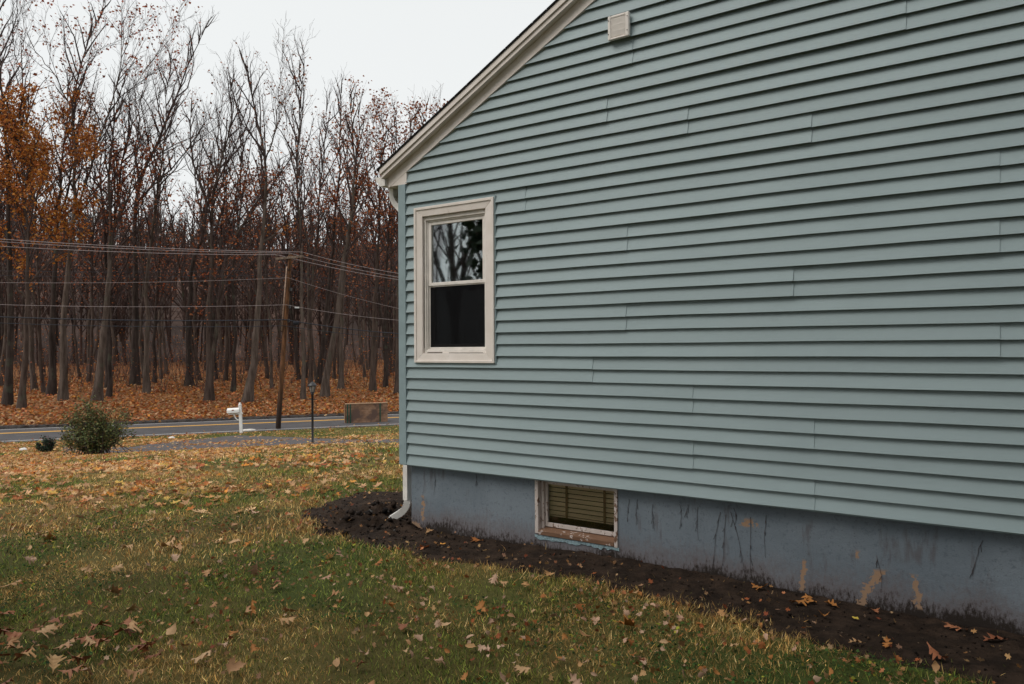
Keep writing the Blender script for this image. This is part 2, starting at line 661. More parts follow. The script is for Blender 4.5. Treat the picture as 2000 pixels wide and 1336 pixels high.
    n1 = t.noise(9, 6, v, .7)
    c = t.mix(t.ramp(n1, .35, .65), (.050, .024, .012), (.165, .075, .034))
    sp = t.n('ShaderNodeSeparateXYZ')
    co = t.n('ShaderNodeTexCoord')
    t.l(co.outputs['Object'], sp.inputs[0])
    c = t.mix(t.ramp(t.math('ADD', sp.outputs['Z'], n1), -1.1, .8, .9, 0.), c, (.022, .016, .014))   # creosote near the ground
    t.bump(n1, .5, .02)
    M['pole_wood'] = t.fin(c, .85, 0, .2)
    simple('weathered_wood', (.13, .095, .07), .9, .3, 12, stretch=(1, 1, .2))
    simple('riser_cover', (.30, .20, .145), .7, .15, 6)
    simple('black_metal', (.018, .018, .02), .45, .2, 20, spec=.5)
    simple('cable_black', (.03, .032, .042), .5, .1, 1)
    simple('wire_alu', (.34, .28, .28), .5, .1, 1, metal=.3)
    simple('splice_white', (.8, .8, .8), .4)
    simple('mailbox_white', (.80, .79, .78), .4, .05, 9)
    simple('flag_red', (.30, .10, .07), .5)
    simple('lantern_glass', (.32, .29, .26), .2, .2, 8, spec=.6)
    t = NT('plywood')
    v = t.coords((.5, .5, 3))
    c = t.mix(t.ramp(t.noise(3, 6, v, .65, 1.2), .35, .65), (.20, .105, .06), (.35, .21, .135))
    c = t.mix(t.ramp(t.noise(1.1, 4, t.coords()), .48, .6), c, (.13, .08, .062))
    M['plywood'] = t.fin(c, .85)
    simple('pale_lumber', (.42, .27, .17), .8, .15, 8)
    simple('green_post', (.02, .075, .05), .6, .2, 9)
    simple('white_stone', (.68, .65, .62), .85, .15, 8, bump=.5)
    simple('vine_stem', (.075, .055, .055), .9, .2, 20)


make_materials()


# ------------------------------------------------------------------ the setting: lawn, road, driveway, soil, woods floor, hill
def strip(name, s0, s1, u0, u1, dz, mat, ns=2, nu=60, zfun=None):
    S, Uu = np.meshgrid(np.linspace(s0, s1, ns), np.linspace(u0, u1, nu), indexing='ij')
    x, y = xy_of(S, Uu)
    z = np.full(x.shape, -2.35) + dz if zfun is None else zfun(x, y) + dz
    return np_mesh(name, np.stack([x, y, z], -1).reshape(-1, 3), [grid_faces(ns, nu)[:, ::-1]], mat, smooth=True)


def sheet(name, svals, uvals, mat):
    S, Uu = np.meshgrid(svals, uvals, indexing='ij')
    x, y = xy_of(S, Uu)
    z = zg(x, y)
    return np_mesh(name, np.stack([x, y, z], -1).reshape(-1, 3), [grid_faces(len(svals), len(uvals))[:, ::-1]], mat, smooth=True)


us = np.concatenate([np.linspace(-400, -45, 30), np.linspace(-40, 60, 160), np.linspace(66, 400, 30)])
lawn = sheet('lawn', np.concatenate([[-.3, -.05, .15, .35, .6, 1.0, 1.4, 2, 3], np.linspace(3.5, 48, 120), np.linspace(52, 300, 14)]), us, 'lawn_soil')
lawn['kind'] = 'structure'
road = strip('road', -7.3, .12, -400, 400, .004, 'asphalt', 4, 80)
road['kind'] = 'structure'
for nm, s0, s1, m in (('white_edge_line', -.57, -.45, 'white_paint'), ('yellow_centre_line', -4.54, -4.39, 'yellow_paint'), ('yellow_centre_line', -4.79, -4.64, 'yellow_paint'), ('white_edge_line', -6.75, -6.65, 'white_paint')):
    o = strip(nm, s0, s1, -400, 400, .008, m)
    o.parent = road
# low rolled kerb on the far side of the road
uu = np.linspace(-200, 200, 161)
prof = [(-7.12, -2.36), (-7.16, -2.25), (-7.24, -2.205), (-7.48, -2.20), (-7.6, -2.3)]
S = np.repeat(np.array([p[0] for p in prof])[:, None], len(uu), 1) + .05 * (vnoise(uu, uu * 0, 9) - .5)[None]
x, y = xy_of(S, np.repeat(uu[None], len(prof), 0))
z = np.repeat(np.array([p[1] for p in prof])[:, None], len(uu), 1) + .04 * (vnoise(uu * .7, uu * 0, 4) - .5)[None]
kerb = np_mesh('kerb', np.stack([x, y, z], -1).reshape(-1, 3), [grid_faces(len(prof), len(uu))], 'kerb_tar', smooth=True)
kerb['kind'] = 'structure'
wf = sheet('woods_floor', np.concatenate([np.linspace(-70, -12, 60), np.linspace(-11.5, -7.4, 18)]), np.concatenate([np.linspace(-250, -50, 20), np.linspace(-45, 90, 120), np.linspace(95, 250, 18)]), 'leaf_floor')
wf['kind'] = 'structure'
hl = sheet('hillside', np.concatenate([np.linspace(-900, -320, 14), np.linspace(-300, -70, 50)]), np.linspace(-600, 700, 90), 'hill_floor')
hl['kind'] = 'structure'

# driveway
dp = [(120, 884), (245, 886), (330, 882), (450, 875), (600, 869), (790, 864), (900, 861), (900, 855), (785, 858), (620, 856), (540, 853), (470, 850.5), (450, 851), (374, 859), (293, 866), (253, 874), (120, 872)]
DRIVE = [gnd(*p) for p in dp]
dcen = DRIVE
# mesh: fine grid clipped to the polygon, hugging the ground
_dx = np.array(DRIVE)
gx, gy = np.meshgrid(np.arange(_dx[:, 0].min() - .5, _dx[:, 0].max() + .5, .25), np.arange(_dx[:, 1].min() - .5, _dx[:, 1].max() + .5, .25), indexing='ij')
sdv = in_poly(gx, gy, DRIVE) + .18 * (fbm(gx * 1.3, gy * 1.3, 8) - .5)
gz = zg(gx, gy) + np.clip(sdv * .4, -.06, .012)
fc = grid_faces(*gx.shape)
keep = (sdv.ravel()[fc] > -.3).any(1)
dr = np_mesh('driveway', np.stack([gx, gy, gz], -1).reshape(-1, 3), [fc[keep]], 'old_asphalt', smooth=True)
dr['kind'] = 'structure'

# bare soil along the foundation and round the corner
SOIL = [gnd(*p) for p in ((585, 1012), (625, 985), (700, 966), (760, 962))]
SOIL += [np.array(q) for q in ((-1.15, 2.2, 0), (-.7, 4.5, 0), (.3, 4.5, 0), (.3, .3, 0), (9.2, .3, 0), (9.2, -1.0, 0), (6.5, -1.15, 0))]
SOIL += [gnd(*p) for p in ((1850, 1322), (1700, 1292), (1550, 1252), (1400, 1204), (1250, 1161), (1130, 1136), (1000, 1116), (880, 1099), (760, 1083), (690, 1062), (610, 1044))]


def soil_mask(x, y):
    return in_poly(x, y, SOIL) + .50 * (fbm(np.asarray(x) * 2.2, np.asarray(y) * 2.2, 21) - .52) + .10 * (vnoise(np.asarray(x) * 12, np.asarray(y) * 12, 22) - .5)


gx, gy = np.meshgrid(np.arange(-2.2, 9.0, .03), np.arange(-1.6, 3.2, .03), indexing='ij')
sm = soil_mask(gx, gy)
mound = np.exp(-((gx + .55) / .6) ** 2 - ((gy - .05) / .65) ** 2)
rough = .035 * (fbm(gx * 7, gy * 7, 31) - .45) + mound * (.05 + .30 * np.maximum(0, fbm(gx * 5, gy * 5, 33, 5) - .42) + .14 * np.maximum(0, vnoise(gx * 16, gy * 16, 36) - .5))
gz = zg(gx, gy) + np.clip(sm * .25, -.05, .02) + rough * np.clip(sm * 6, 0, 1) + .018 * (vnoise(gx * 26, gy * 26, 35) - .5) * np.clip(sm * 6, 0, 1)
fc = grid_faces(*gx.shape)
keep = (sm.ravel()[fc] > -.15).any(1)
so = np_mesh('bare_soil', np.stack([gx, gy, gz], -1).reshape(-1, 3), [fc[keep]], 'bare_soil', smooth=True)
so['kind'] = 'structure'


def soil_z(x, y):
    i = np.clip(((np.asarray(x) + 2.2) / .03).round().astype(int), 0, gx.shape[0] - 1)
    j = np.clip(((np.asarray(y) + 1.6) / .03).round().astype(int), 0, gx.shape[1] - 1)
    return np.maximum(gz[i, j], zg(x, y))


# ------------------------------------------------------------------ the house
SB, CO = .62, .1016                    # bottom of siding, height of one course
WALLX1, RIDGE, SLOPE, ZR0 = 8.6, 4.30, .5275, 3.353
HB = 9.5                               # house length behind the gable
house = thing('house', 'small house clad in pale blue-green lap siding with cream trim', 'house', (0, 0, 0))


def zrake(x):
    return ZR0 + SLOPE * (x if x <= RIDGE else 2 * RIDGE - x)


WX0, WX1, WZ0, WZ1 = .127, 1.036, 1.586, 2.996            # window casing, outer
IX0, IX1, IZ0, IZ1 = .212, .952, 1.660, 2.920             # inside the casing
b = MB()
b.prism([(0, SB + .01), (IX0, SB + .01), (IX0, zrake(IX0)), (0, zrake(0))], .004, .15)
b.prism([(IX0, SB + .01), (IX1, SB + .01), (IX1, IZ0), (IX0, IZ0)], .004, .15)
b.prism([(IX0, IZ1), (IX1, IZ1), (IX1, zrake(IX1)), (IX0, zrake(IX0))], .004, .15)
b.prism([(IX1, SB + .01), (WALLX1, SB + .01), (WALLX1, zrake(WALLX1)), (RIDGE, zrake(RIDGE)), (IX1, zrake(IX1))], .004, .15)
b.box(-.07, .004, .004, HB, SB + .01, 3.25)
b.box(WALLX1, WALLX1 + .08, .004, HB, SB + .01, 3.25)
b.box(-.07, WALLX1 + .08, HB, HB + .1, SB + .01, 3.25)
b.box(.2, WALLX1 - .1, .2, HB - .1, SB - .06, SB)          # floor
b.box(.2, WALLX1 - .1, .2, HB - .1, 3.26, 3.30)            # ceiling
b.box(.0, WALLX1, 2.9, 3.0, SB, 3.26)                      # room wall
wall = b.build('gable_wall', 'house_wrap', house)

SEAM = {0: [3.68], 1: [2.828], 2: [3.68], 3: [2.828], 4: [1.99], 5: [4.738], 6: [2.289], 7: [3.553], 8: [4.742], 9: [2.302], 10: [4.746], 11: [1.35, 5.0], 12: [3.68], 13: [2.805], 14: [2.134], 15: [4.256], 16: [2.36], 17: [3.9], 18: [3.1]}
VX0, VX1, VZ0, VZ1 = 2.19, 2.372, 4.075, 4.262


def plank(x0b, x0t, x1b, x1t, z0, z1, proud, seed):
    n = max(2, int((x1b - x0b) / .45) + 1)
    tt = np.linspace(0, 1, n)
    V = []
    for q in tt:
        xb, xt = x0b + (x1b - x0b) * q, x0t + (x1t - x0t) * q
        wz = .0016 * math.sin(xb * 1.9 + seed) + .0010 * math.sin(xb * 5.3 + 2.1 * seed)
        wy = .0012 * math.sin(xb * 2.6 + 1.7 * seed)
        yt = .0025 - (proud - .023)
        V += [(xb, -.0065, z0 + wz + .052), (xb, -proud + wy + .0028, z0 + wz + .0005), (xb, -proud + wy, z0 + wz + .0015), (xt, max(yt, -.004), z1 + wz * .5 + .003), (xt, .0034, z1 + wz * .5 + .045)]
    Fc = []
    for i in range(n - 1):
        a, c = i * 5, i * 5 + 5
        Fc += [(a, c, c + 1, a + 1), (a + 1, c + 1, c + 2, a + 2), (a + 2, c + 2, c + 3, a + 3), (a + 3, c + 3, c + 4, a + 4)]
    Fc += [(0, 1, 2, 3), tuple(5 * (n - 1) + k for k in (3, 2, 1, 0))]
    m = MB()
    m.add(V, Fc)
    return m.build('siding_plank', 'vinyl_siding', wall)


def xl(z):
    return max(0., (z - ZR0 - .06) / SLOPE)


row = 0
while True:
    z0 = SB + CO * row
    z1 = z0 + CO
    xa0, xa1 = xl(z0), xl(z1)
    if xa0 > RIDGE - .15:
        break
    xb0, xb1 = min(WALLX1, 2 * RIDGE - xa0), min(WALLX1, 2 * RIDGE - xa1)
    xa1 = min(xa1, RIDGE - .01)
    xb1 = max(xb1, RIDGE + .01)
    pj = row // 2
    cuts = [s for s in SEAM.get(pj, []) if xa1 + .3 < s < xb1 - .3]
    cuts += [s for s in (max(cuts + [3.]) + 3.05,) if s < xb1 - .4]
    ends = []
    edges_ = [xa0] + cuts + [xb0]
    for i in range(len(edges_) - 1):
        ends.append([edges_[i], edges_[i + 1], i])
    segs = []
    for e0, e1, i in ends:
        if z1 > IZ0 - .02 and z0 < IZ1 + .02 and e0 < IX0:        # split at the window
            segs += [(e0, IX0 - .01, i), (IX1 + .01, e1, i)]
        else:
            segs.append((e0, e1, i))
    for e0, e1, i in segs:
        lo_t = xa1 if e0 == xa0 else e0
        hi_t = xb1 if e1 == xb0 else e1
        lap = .022 if (e1 != xb0 and e1 in cuts) else 0
        plank(e0, lo_t, e1 + lap, hi_t + lap, z0, z1, .023 + .0045 * (i % 2 == 0) + .001 * (row % 2 == 0), pj * 1.3 + i)
    row += 1
# nail hem / starter strip
MB().box(0, WALLX1, -.004, .0, SB - .012, SB + .01).build('starter_strip', 'corner_trim', wall)

# corner post
b = MB()
b.box(-.092, .0, -.031, -.004, SB - .004, 3.25)
b.box(-.092, -.074, -.004, .09, SB - .004, 3.25)
b.box(-.006, .008, -.017, .0, SB, 3.36)
b.build('corner_post', 'corner_trim', house, bevel=.004)

# foundation
BX0, BX1, BZ0, BZ1 = 1.418, 2.198, .165, .66
b = MB()
FY = .04
b.box(.0, BX0, FY, .26, -1.6, .64)
b.box(BX1, WALLX1, FY, .26, -1.6, .64)
b.box(BX0, BX1, FY, .26, -1.6, BZ0)
b.box(.0, .2, .26, HB, -3, .64)
b.box(WALLX1 - .2, WALLX1, .26, HB, -3, .64)
b.box(.2, WALLX1 - .2, HB - .2, HB, -3, .64)
fnd = b.build('foundation', 'foundation_paint', house)
MB().box(.2, WALLX1 - .2, .26, HB - .2, -1.62, -1.5).box(.2, WALLX1 - .2, 2.4, 2.5, -1.5, .56).build('cellar_floor', 'dark_room', fnd)
# ragged lip of paint under the cellar window
b = MB()
xs = np.linspace(BX0 - .004, BX1 + .012, 70)
top = BZ0 - .016 + 0 * xs
low = BZ0 - .022 - .030 * fbm(xs * 14, xs * 0, 41) - .02 * vnoise(xs * 45, xs * 0, 42)
for i in range(len(xs) - 1):
    b.add([(xs[i], FY - .006, low[i]), (xs[i + 1], FY - .006, low[i + 1]), (xs[i + 1], FY - .009, top[i + 1]), (xs[i], FY - .009, top[i]), (xs[i], FY + .002, low[i] - .002), (xs[i + 1], FY + .002, low[i + 1] - .002)], [(0, 1, 2, 3), (4, 5, 1, 0)])
b.build('paint_lip', 'flaked_paint_edge', fnd)

# dead vine stems left on the foundation
vr = random.Random(11)
for k, (px, py, ln, lean) in enumerate(((1328, 985, .16, .1), (1343, 985, .09, -.1), (1362, 990, .24, .02), (1407, 1000, .42, -.16), (1420, 1005, .40, -.12), (1430, 1000, .42, .22), (1434, 992, .14, .1), (1465, 1010, .38, .02), (1495, 1005, .30, .0), (1275, 985, .2, .05), (1920, 1055, .22, -.3), (1715, 1085, .2, .1), (850, 925, .2, -.05), (930, 925, .12, .05), (1228, 975, .16, -.05), (1245, 975, .2, -.05))):
    r = ray(px, py)
    tt = (FY - CAM[1]) / r[1]
    p = CAM + r * tt
    pts = []
    n = 9
    for i in range(n):
        q = i / (n - 1)
        pts.append((p[0] + lean * ln * q + .006 * math.sin(q * 5 + k) + vr.uniform(-.003, .003), FY - .004, p[2] - ln * q))
    m = MB().tube(pts, [.0017 * (1 - .6 * i / n) for i in range(n)], 4)
    for q in range(3):
        i = vr.randrange(1, n - 1)
        a = np.array(pts[i])
        m.tube([a, a + (vr.uniform(-.018, .018), 0, vr.uniform(-.06, -.02))], .0014, 4)
    m.build('dead_vine_stem', 'vine_stem', fnd)

# main window: casing, frame, two sashes, panes
win = bpy.data.objects.new('window', None)
COL.objects.link(win)
win.parent = house
win['label'] = 'white double-hung window with cream casing'
CF = -.034
for nm, poly in (('casing_head', [(WX0, WZ1), (IX0, IZ1), (IX1, IZ1), (WX1, WZ1)]), ('casing_side', [(WX0, WZ0), (IX0, IZ0), (IX0, IZ1), (WX0, WZ1)]), ('casing_side', [(IX1, IZ0), (WX1, WZ0), (WX1, WZ1), (IX1, IZ1)]), ('casing_sill', [(WX0, WZ0), (WX1, WZ0), (IX1, IZ0), (IX0, IZ0)])):
    b = MB()
    n = len(poly)
    # sloped face: the outer edge stands proud, the inner edge falls back
    cx, cz = (IX0 + IX1) / 2, (IZ0 + IZ1) / 2
    front = []
    for x, z in poly:
        outer = x in (WX0, WX1) and z in (WZ0, WZ1)
        front.append((x, CF if outer else CF + .006, z))
    if nm == 'casing_head':
        front, poly = front[::-1], poly[::-1]
        front = [front[i] for i in (0, 3, 2, 1)][::-1]
        poly = [poly[i] for i in (0, 3, 2, 1)][::-1]
    back = [(x, .06, z) for x, z in poly]
    b.add(front + back, [tuple(range(n)), tuple(range(2 * n - 1, n - 1, -1))] + [((i + 1) % n, i, n + i, n + (i + 1) % n) for i in range(n)])
    o = b.build(nm, 'cream_trim', win, bevel=.003)
    for q in [o]:
        me = q.data
        import bmesh
        bm = bmesh.new()
        bm.from_mesh(me)
        bmesh.ops.recalc_face_normals(bm, faces=bm.faces)
        bm.to_mesh(me)
        bm.free()
# raised outer bead of the casing, blue channel round it
b = MB()
for x0, x1, z0, z1 in ((WX0 - .012, WX0 + .014, WZ0 - .01, WZ1 + .012), (WX1 - .014, WX1 + .012, WZ0 - .01, WZ1 + .012)):
    b.box(x0, x1, CF - .006, CF + .02, z0, z1)
b.box(WX0 + .014, WX1 - .014, CF - .006, CF + .02, WZ1 - .014, WZ1 + .012)
b.box(WX0 + .014, WX1 - .014, CF - .006, CF + .02, WZ0 - .010, WZ0 + .012)
b.build('casing_bead', 'cream_trim', win, bevel=.003)
b = MB()
b.box(WX1 + .012, WX1 + .026, -.026, .0, WZ0 - .018, WZ1 + .024)
b.box(WX0 - .022, WX0 - .012, -.022, .0, WZ0 - .018, WZ1 + .024)
b.box(WX0 - .012, WX1 + .012, -.022, .0, WZ1 + .012, WZ1 + .024)
b.box(WX0 - .012, WX1 + .012, -.022, .0, WZ0 - .018, WZ0 - .010)
b.build('siding_channel', 'corner_trim', win)


def ring(name, x0, x1, z0, z1, wl_, wr, wb, wt, y0, y1, mat, parent, bev=.003):
    m = MB()
    m.box(x0, x0 + wl_, y0, y1, z0, z1)
    m.box(x1 - wr, x1, y0, y1, z0, z1)
    m.box(x0 + wl_, x1 - wr, y0 + .0008, y1, z0, z0 + wb)
    m.box(x0 + wl_, x1 - wr, y0 + .0008, y1, z1 - wt, z1)
    return m.build(name, mat, parent, bevel=bev)


ring('frame', IX0 + .002, IX1 - .002, IZ0 + .002, IZ1 - .002, .022, .022, .03, .035, -.006, .12, 'white_vinyl', win)
ring('frame_stop', IX0 + .024, IX1 - .024, IZ0 + .032, IZ1 - .037, .012, .012, .010, .014, .006, .05, 'white_vinyl', win)
MZ = 2.292
ring('upper_sash', IX0 + .036, IX1 - .036, MZ - .012, IZ1 - .051, .036, .03, .030, .030, .014, .045, 'white_vinyl', win)
ring('lower_sash', IX0 + .036, IX1 - .036, IZ0 + .042, MZ + .018, .036, .030, .044, .030, .048, .08, 'white_vinyl', win)
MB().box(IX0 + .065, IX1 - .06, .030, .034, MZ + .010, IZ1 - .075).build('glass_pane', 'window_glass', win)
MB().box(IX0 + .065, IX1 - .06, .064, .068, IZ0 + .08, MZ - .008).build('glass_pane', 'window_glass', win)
MB().box(IX0 + .05, IX1 - .05, .026, .027, IZ0 + .052, MZ - .012).build('insect_screen', 'insect_mesh', win)
ring('screen_frame', IX0 + .038, IX1 - .038, IZ0 + .043, MZ - .0125, .014, .012, .014, .010, .022, .032, 'white_vinyl', win, .002)
for x in (IX0 + .24, IX1 - .20):
    MB().box(x - .025, x + .025, .046, .07, MZ + .0185, MZ + .034).build('sash_lock', 'gutter_white', win, bevel=.004)
MB().box(IX0 + .004, IX0 + .0075, -.0075, -.0055, IZ0 + .05, IZ1 - .05).box(IX0 + .04, IX0 + .22, -.008, -.0055, IZ0 + .0045, IZ0 + .012).box(IX0 + .3, IX1 - .05, -.008, -.0055, IZ0 + .0045, IZ0 + .008).build('caulk_gap', 'caulk_grime', win)

# a round basket indoors behind the lower pane
bk = MB().lathe((.55, .42, 1.70), [(.10, 0), (.15, .06), (.17, .14), (.15, .22), (.09, .27), (.0, .28)], 20)
bo = bk.build('basket', 'wicker')
tag(bo, 'dim round basket shape standing inside the lower window pane', 'basket')
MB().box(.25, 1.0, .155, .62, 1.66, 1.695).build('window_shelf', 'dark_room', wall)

# cellar window
cw = bpy.data.objects.new('cellar_window', None)
COL.objects.link(cw)
cw.parent = house
cw['label'] = 'old cellar window with flaking white and brown paint'
MB().box(BX0, BX0 + .034, FY - .012, .15, BZ0 - .005, SB + .03).build('jamb', 'flaking_white', cw, bevel=.004)
MB().box(BX1 - .030, BX1, FY - .012, .15, BZ0 - .02, SB + .03).build('jamb', 'flaking_white', cw, bevel=.004)
MB().box(BX0 + .034, BX1 - .03, FY + .0, .15, SB - .022, SB + .03).build('head', 'flaking_white', cw, bevel=.004)
b = MB()
b.add([(BX0 + .034, FY - .016, BZ0 - .012), (BX1 - .03, FY - .016, BZ0 - .012), (BX1 - .03, .15, BZ0 - .012), (BX0 + .034, .15, BZ0 - .012),
       (BX0 + .034, FY - .016, BZ0 + .022), (BX1 - .03, FY - .016, BZ0 + .022), (BX1 - .03, .15, BZ0 + .050), (BX0 + .034, .15, BZ0 + .050)],
      [(3, 2, 1, 0), (4, 5, 6, 7), (0, 1, 5, 4), (1, 2, 6, 5), (2, 3, 7, 6), (3, 0, 4, 7)])
b.build('sill', 'flaking_brown', cw, bevel=.003)
MB().box(BX0 + .034, BX0 + .058, FY + .035, .15, BZ0 + .03, SB - .022).build('stop', 'flaking_white', cw, bevel=.003)
MB().box(BX1 - .05, BX1 - .03, FY + .035, .15, BZ0 + .03, SB - .022).build('stop', 'flaking_white', cw, bevel=.003)
ring('sash', BX0 + .058, BX1 - .05, BZ0 + .046, SB - .022, .022, .018, .034, .03, .10, .13, 'flaking_white', cw)
MB().box(BX0 + .075, BX1 - .062, .113, .116, BZ0 + .075, SB - .045).build('glass_pane', 'cellar_glass', cw)
bl = thing('window_blind', 'tan slatted blind hanging behind the cellar window glass', 'blind', (1.8, .2, .3))
for k in range(8):
    zc = .322 + .0385 * k
    b = MB()
    b.obox((1.80, .158, zc), (.362, 0, 0), (0, .009, .0138), (0, -.0014, .0006))
    b.build('slat', 'blind_slat', bl)
for x in (1.66, 2.02):
    MB().box(x - .011, x + .011, .142, .1445, .295, .63).build('tape', 'blind_tape', bl)
MB().box(1.44, 2.162, .150, .168, .292, .300).build('bottom_rail', 'blind_slat', bl)

# wall vent with three flaps
vt = bpy.data.objects.new('wall_vent', None)
COL.objects.link(vt)
vt.parent = house
vt['label'] = 'small white louvred vent high on the gable'
b = MB()
b.box(VX0 + .012, VX1 - .012, -.05, -.004, VZ0 + .016, VZ1 - .010)
b.build('body', 'white_vinyl', vt, bevel=.008)
b = MB()
ring('flange', VX0, VX1, VZ0, VZ1, .026, .030, .016, .022, -.062, -.030, 'white_vinyl', vt, .007)
for k in range(3):
    z = VZ0 + .022 + k * .047
    MB().obox(((VX0 + VX1) / 2 - .002, -.055, z + .023), (.062, 0, 0), (0, -.004, .0225), (0, .0025, .0005)).build('louver', 'white_vinyl', vt, bevel=.002)
MB().box(VX0 + .024, VX1 - .022, -.0545, -.0515, VZ1 - .031, VZ1 - .023).build('slot', 'caulk_grime', vt)
for z in (VZ0 + .045, VZ1 - .035):
    for x in (VX0 + .008, VX1 - .012):
        MB().tube([(x, -.066, z), (x, -.06, z)], .0035, 8).build('screw', 'caulk_grime', vt)

# rake boards, fascia, roof
XE = -.26                                                    # eave end of the rake
roof = MB()
OV = .12
for sgn in (0, 1):
    def mx(x):
        return x if sgn == 0 else 2 * RIDGE - x

    def slab(lo, hi, y0, y1, xe, name, mat, par, zmin=None):
        poly = [(xe, zrake(xe) + lo), (RIDGE, zrake(RIDGE) + lo), (RIDGE, zrake(RIDGE) + hi), (xe, zrake(xe) + hi)]
        if sgn:
            poly = [(mx(x), z) for x, z in poly][::-1]
        return MB().prism(poly, y0, y1).build(name, mat, par, bevel=.002 if par is not None and mat != 'shingle' else 0)
    slab(.0, .108, -.030, .0, -.22, 'rake_board', 'cream_trim', house)
    slab(.108, .150, -.085, .0, XE, 'rake_fascia', 'cream_trim', house)
    slab(.151, .205, -.098, .0, XE - .012, 'rake_fascia', 'cream_trim', house)
    rf = slab(.206, .216, -.106, HB + .3, XE - .045, 'roof', 'shingle', house)
    slab(.10, .196, .002, HB + .25, XE, 'roof_deck', 'dark_room', rf)
    tri = [(-.22, 3.250), (.016, 3.250), (.016, 3.3612), (-.22, 3.2372)]
    tri = [(-.22, 3.250), (.016, 3.250), (.016, 3.3610), (-.20, 3.2500)]
    tri = tri[:3]
    if sgn:
        tri = [(mx(x), z) for x, z in tri][::-1]
    MB().prism(tri, -.028, .0).build('eave_return', 'cream_trim', house)
    b = MB()
    x0, x1 = sorted((mx(-.235), mx(-.06)))
    b.box(x0, x1, .0, HB + .2, 3.252, 3.262)
    b.build('soffit', 'gutter_white', house)
    x0, x1 = sorted((mx(-.25), mx(-.235)))
    b = MB().box(x0, x1, -.02, HB + .2, 3.25, 3.37).build('eave_fascia', 'cream_trim', house)
# rows of shingle butts along the visible edge
for k in range(36):
    x = XE - .045 + .14 * k
    if x > RIDGE - .1:
        break
    z = zrake(x) + .2165
    c = (x + .068, 0.02, z + .0025 + .068 * SLOPE)
    MB().obox(c, (.068, 0, .068 * SLOPE), (0, .130, 0), (-.0009, 0, .0020)).build('shingle', 'shingle', rf)
# gutter with end cap
b = MB()
gp = [(-.248, 3.352), (-.248, 3.262), (-.315, 3.262), (-.335, 3.285), (-.352, 3.300), (-.372, 3.322), (-.374, 3.352)]
ip = [(x + (.004 if i > 1 else -.004), z + (.004 if 0 < i < 6 else 0)) for i, (x, z) in enumerate(gp)]
ny = len(gp)
b.add([(x, -.045, z) for x, z in gp] + [(x, HB + .2, z) for x, z in gp], [(i, i + 1, ny + i + 1, ny + i) for i in range(ny - 1)])
b.add([(x, -.045, z) for x, z in ip] + [(x, HB + .2, z) for x, z in ip], [(i + 1, i, ny + i, ny + i + 1) for i in range(ny - 1)])
b.add([(x, -.048, z) for x, z in gp] + [(x, -.040, z) for x, z in gp], [tuple(range(ny)), tuple(range(2 * ny - 1, ny - 1, -1))] + [((i + 1) % ny, i, ny + i, ny + (i + 1) % ny) for i in range(ny)])
b.box(-.382, -.366, -.045, HB + .2, 3.352, 3.358)
gut = b.build('gutter', 'gutter_white', house)
# downspout
DY, DX = .11, -.118
ds = MB()
ds.rtube([(-.29, DY, 3.27), (-.29, DY, 3.20), (-.282, DY, 3.165), (-.25, DY, 3.115), (-.16, DY, 3.03), (-.125, DY, 2.985), (DX, DY, 2.94), (DX, DY, .26)], .036, .028, (0, 1, 0))
dso = ds.build('downspout', 'gutter_white', house)
el = MB()
kx, ky = -.82, -.57
epts = []
for q in np.linspace(0, 1, 7):
    a = q * R_(58)
    rr = .15
    e = rr * (1 - math.cos(a))
    epts.append((DX + kx * e, DY + ky * e, .26 - rr * math.sin(a)))
e1 = np.array(epts[-1])
dirv = np.array((kx * math.sin(R_(58)), ky * math.sin(R_(58)), -math.cos(R_(58))))
epts.append(tuple(e1 + dirv * .06))
epts.append(tuple(e1 + dirv * .11))
el.rtube(epts, .038, .030, (-ky, kx, 0))
eo = el.build('elbow', 'gutter_white', dso)
sol = eo.modifiers.new('wall', 'SOLIDIFY')
sol.thickness = .003
for i in range(1, 7):
    p = np.array(epts[i])
    a = np.array(epts[i + 1]) - np.array(epts[i - 1])
    a /= np.linalg.norm(a)
    MB().rtube([p - a * .004, p + a * .004], .041, .033, (-ky, kx, 0)).build('rib', 'gutter_white', dso)


# ------------------------------------------------------------------ street furniture
def base_z(p):
    return float(zg(p[0], p[1]))


# utility pole
pb = gnd(543, 838)
pd = depth(pb)
ptop = at(567, 497, pd + .15)
pole = thing('utility_pole', 'leaning brown wooden utility pole with crossarm standing at the roadside', 'utility pole', pb)
ax = ptop - pb
NP = 24
MB().tube([pb + ax * (q / NP) - (0, 0, .3 if q == 0 else 0) for q in range(NP + 1)], [.135 - .045 * q / NP for q in range(NP + 1)], 14).build('pole', 'pole_wood', pole)
arm_d = np.array([NR[0], NR[1], 0]) * .55 + np.array([RT[0], RT[1], 0]) * .6
arm_d /= np.linalg.norm(arm_d)
arm_c = pb + ax * .985 - np.array([0, 0, .05]) + np.array([FW[0], FW[1], 0]) * -.16
MB().obox(arm_c, arm_d * .98, np.cross(arm_d, (0, 0, 1)) * .05, (0, 0, .06)).build('crossarm', 'weathered_wood', pole, bevel=.01)
for sg in (-1, 1):
    MB().tube([arm_c + arm_d * .48 * sg - (0, 0, .05), pb + ax * .905 + np.array([FW[0], FW[1], 0]) * -.13], .014, 6).build('brace', 'black_metal', pole)
ins = []
for k, q in enumerate((-.9, .02, .9)):
    p = arm_c + arm_d * q + (0, 0, .06)
    MB().lathe(p, [(.012, 0), (.012, .05), (.045, .06), (.05, .10), (.03, .13), (.04, .16), (.0, .18)], 10).build('insulator', 'weathered_wood', pole)
    ins.append(p + np.array([0, 0, .17]))
side = -np.array([RT[0], RT[1], 0]) * .13 - np.array([FW[0], FW[1], 0]) * .08
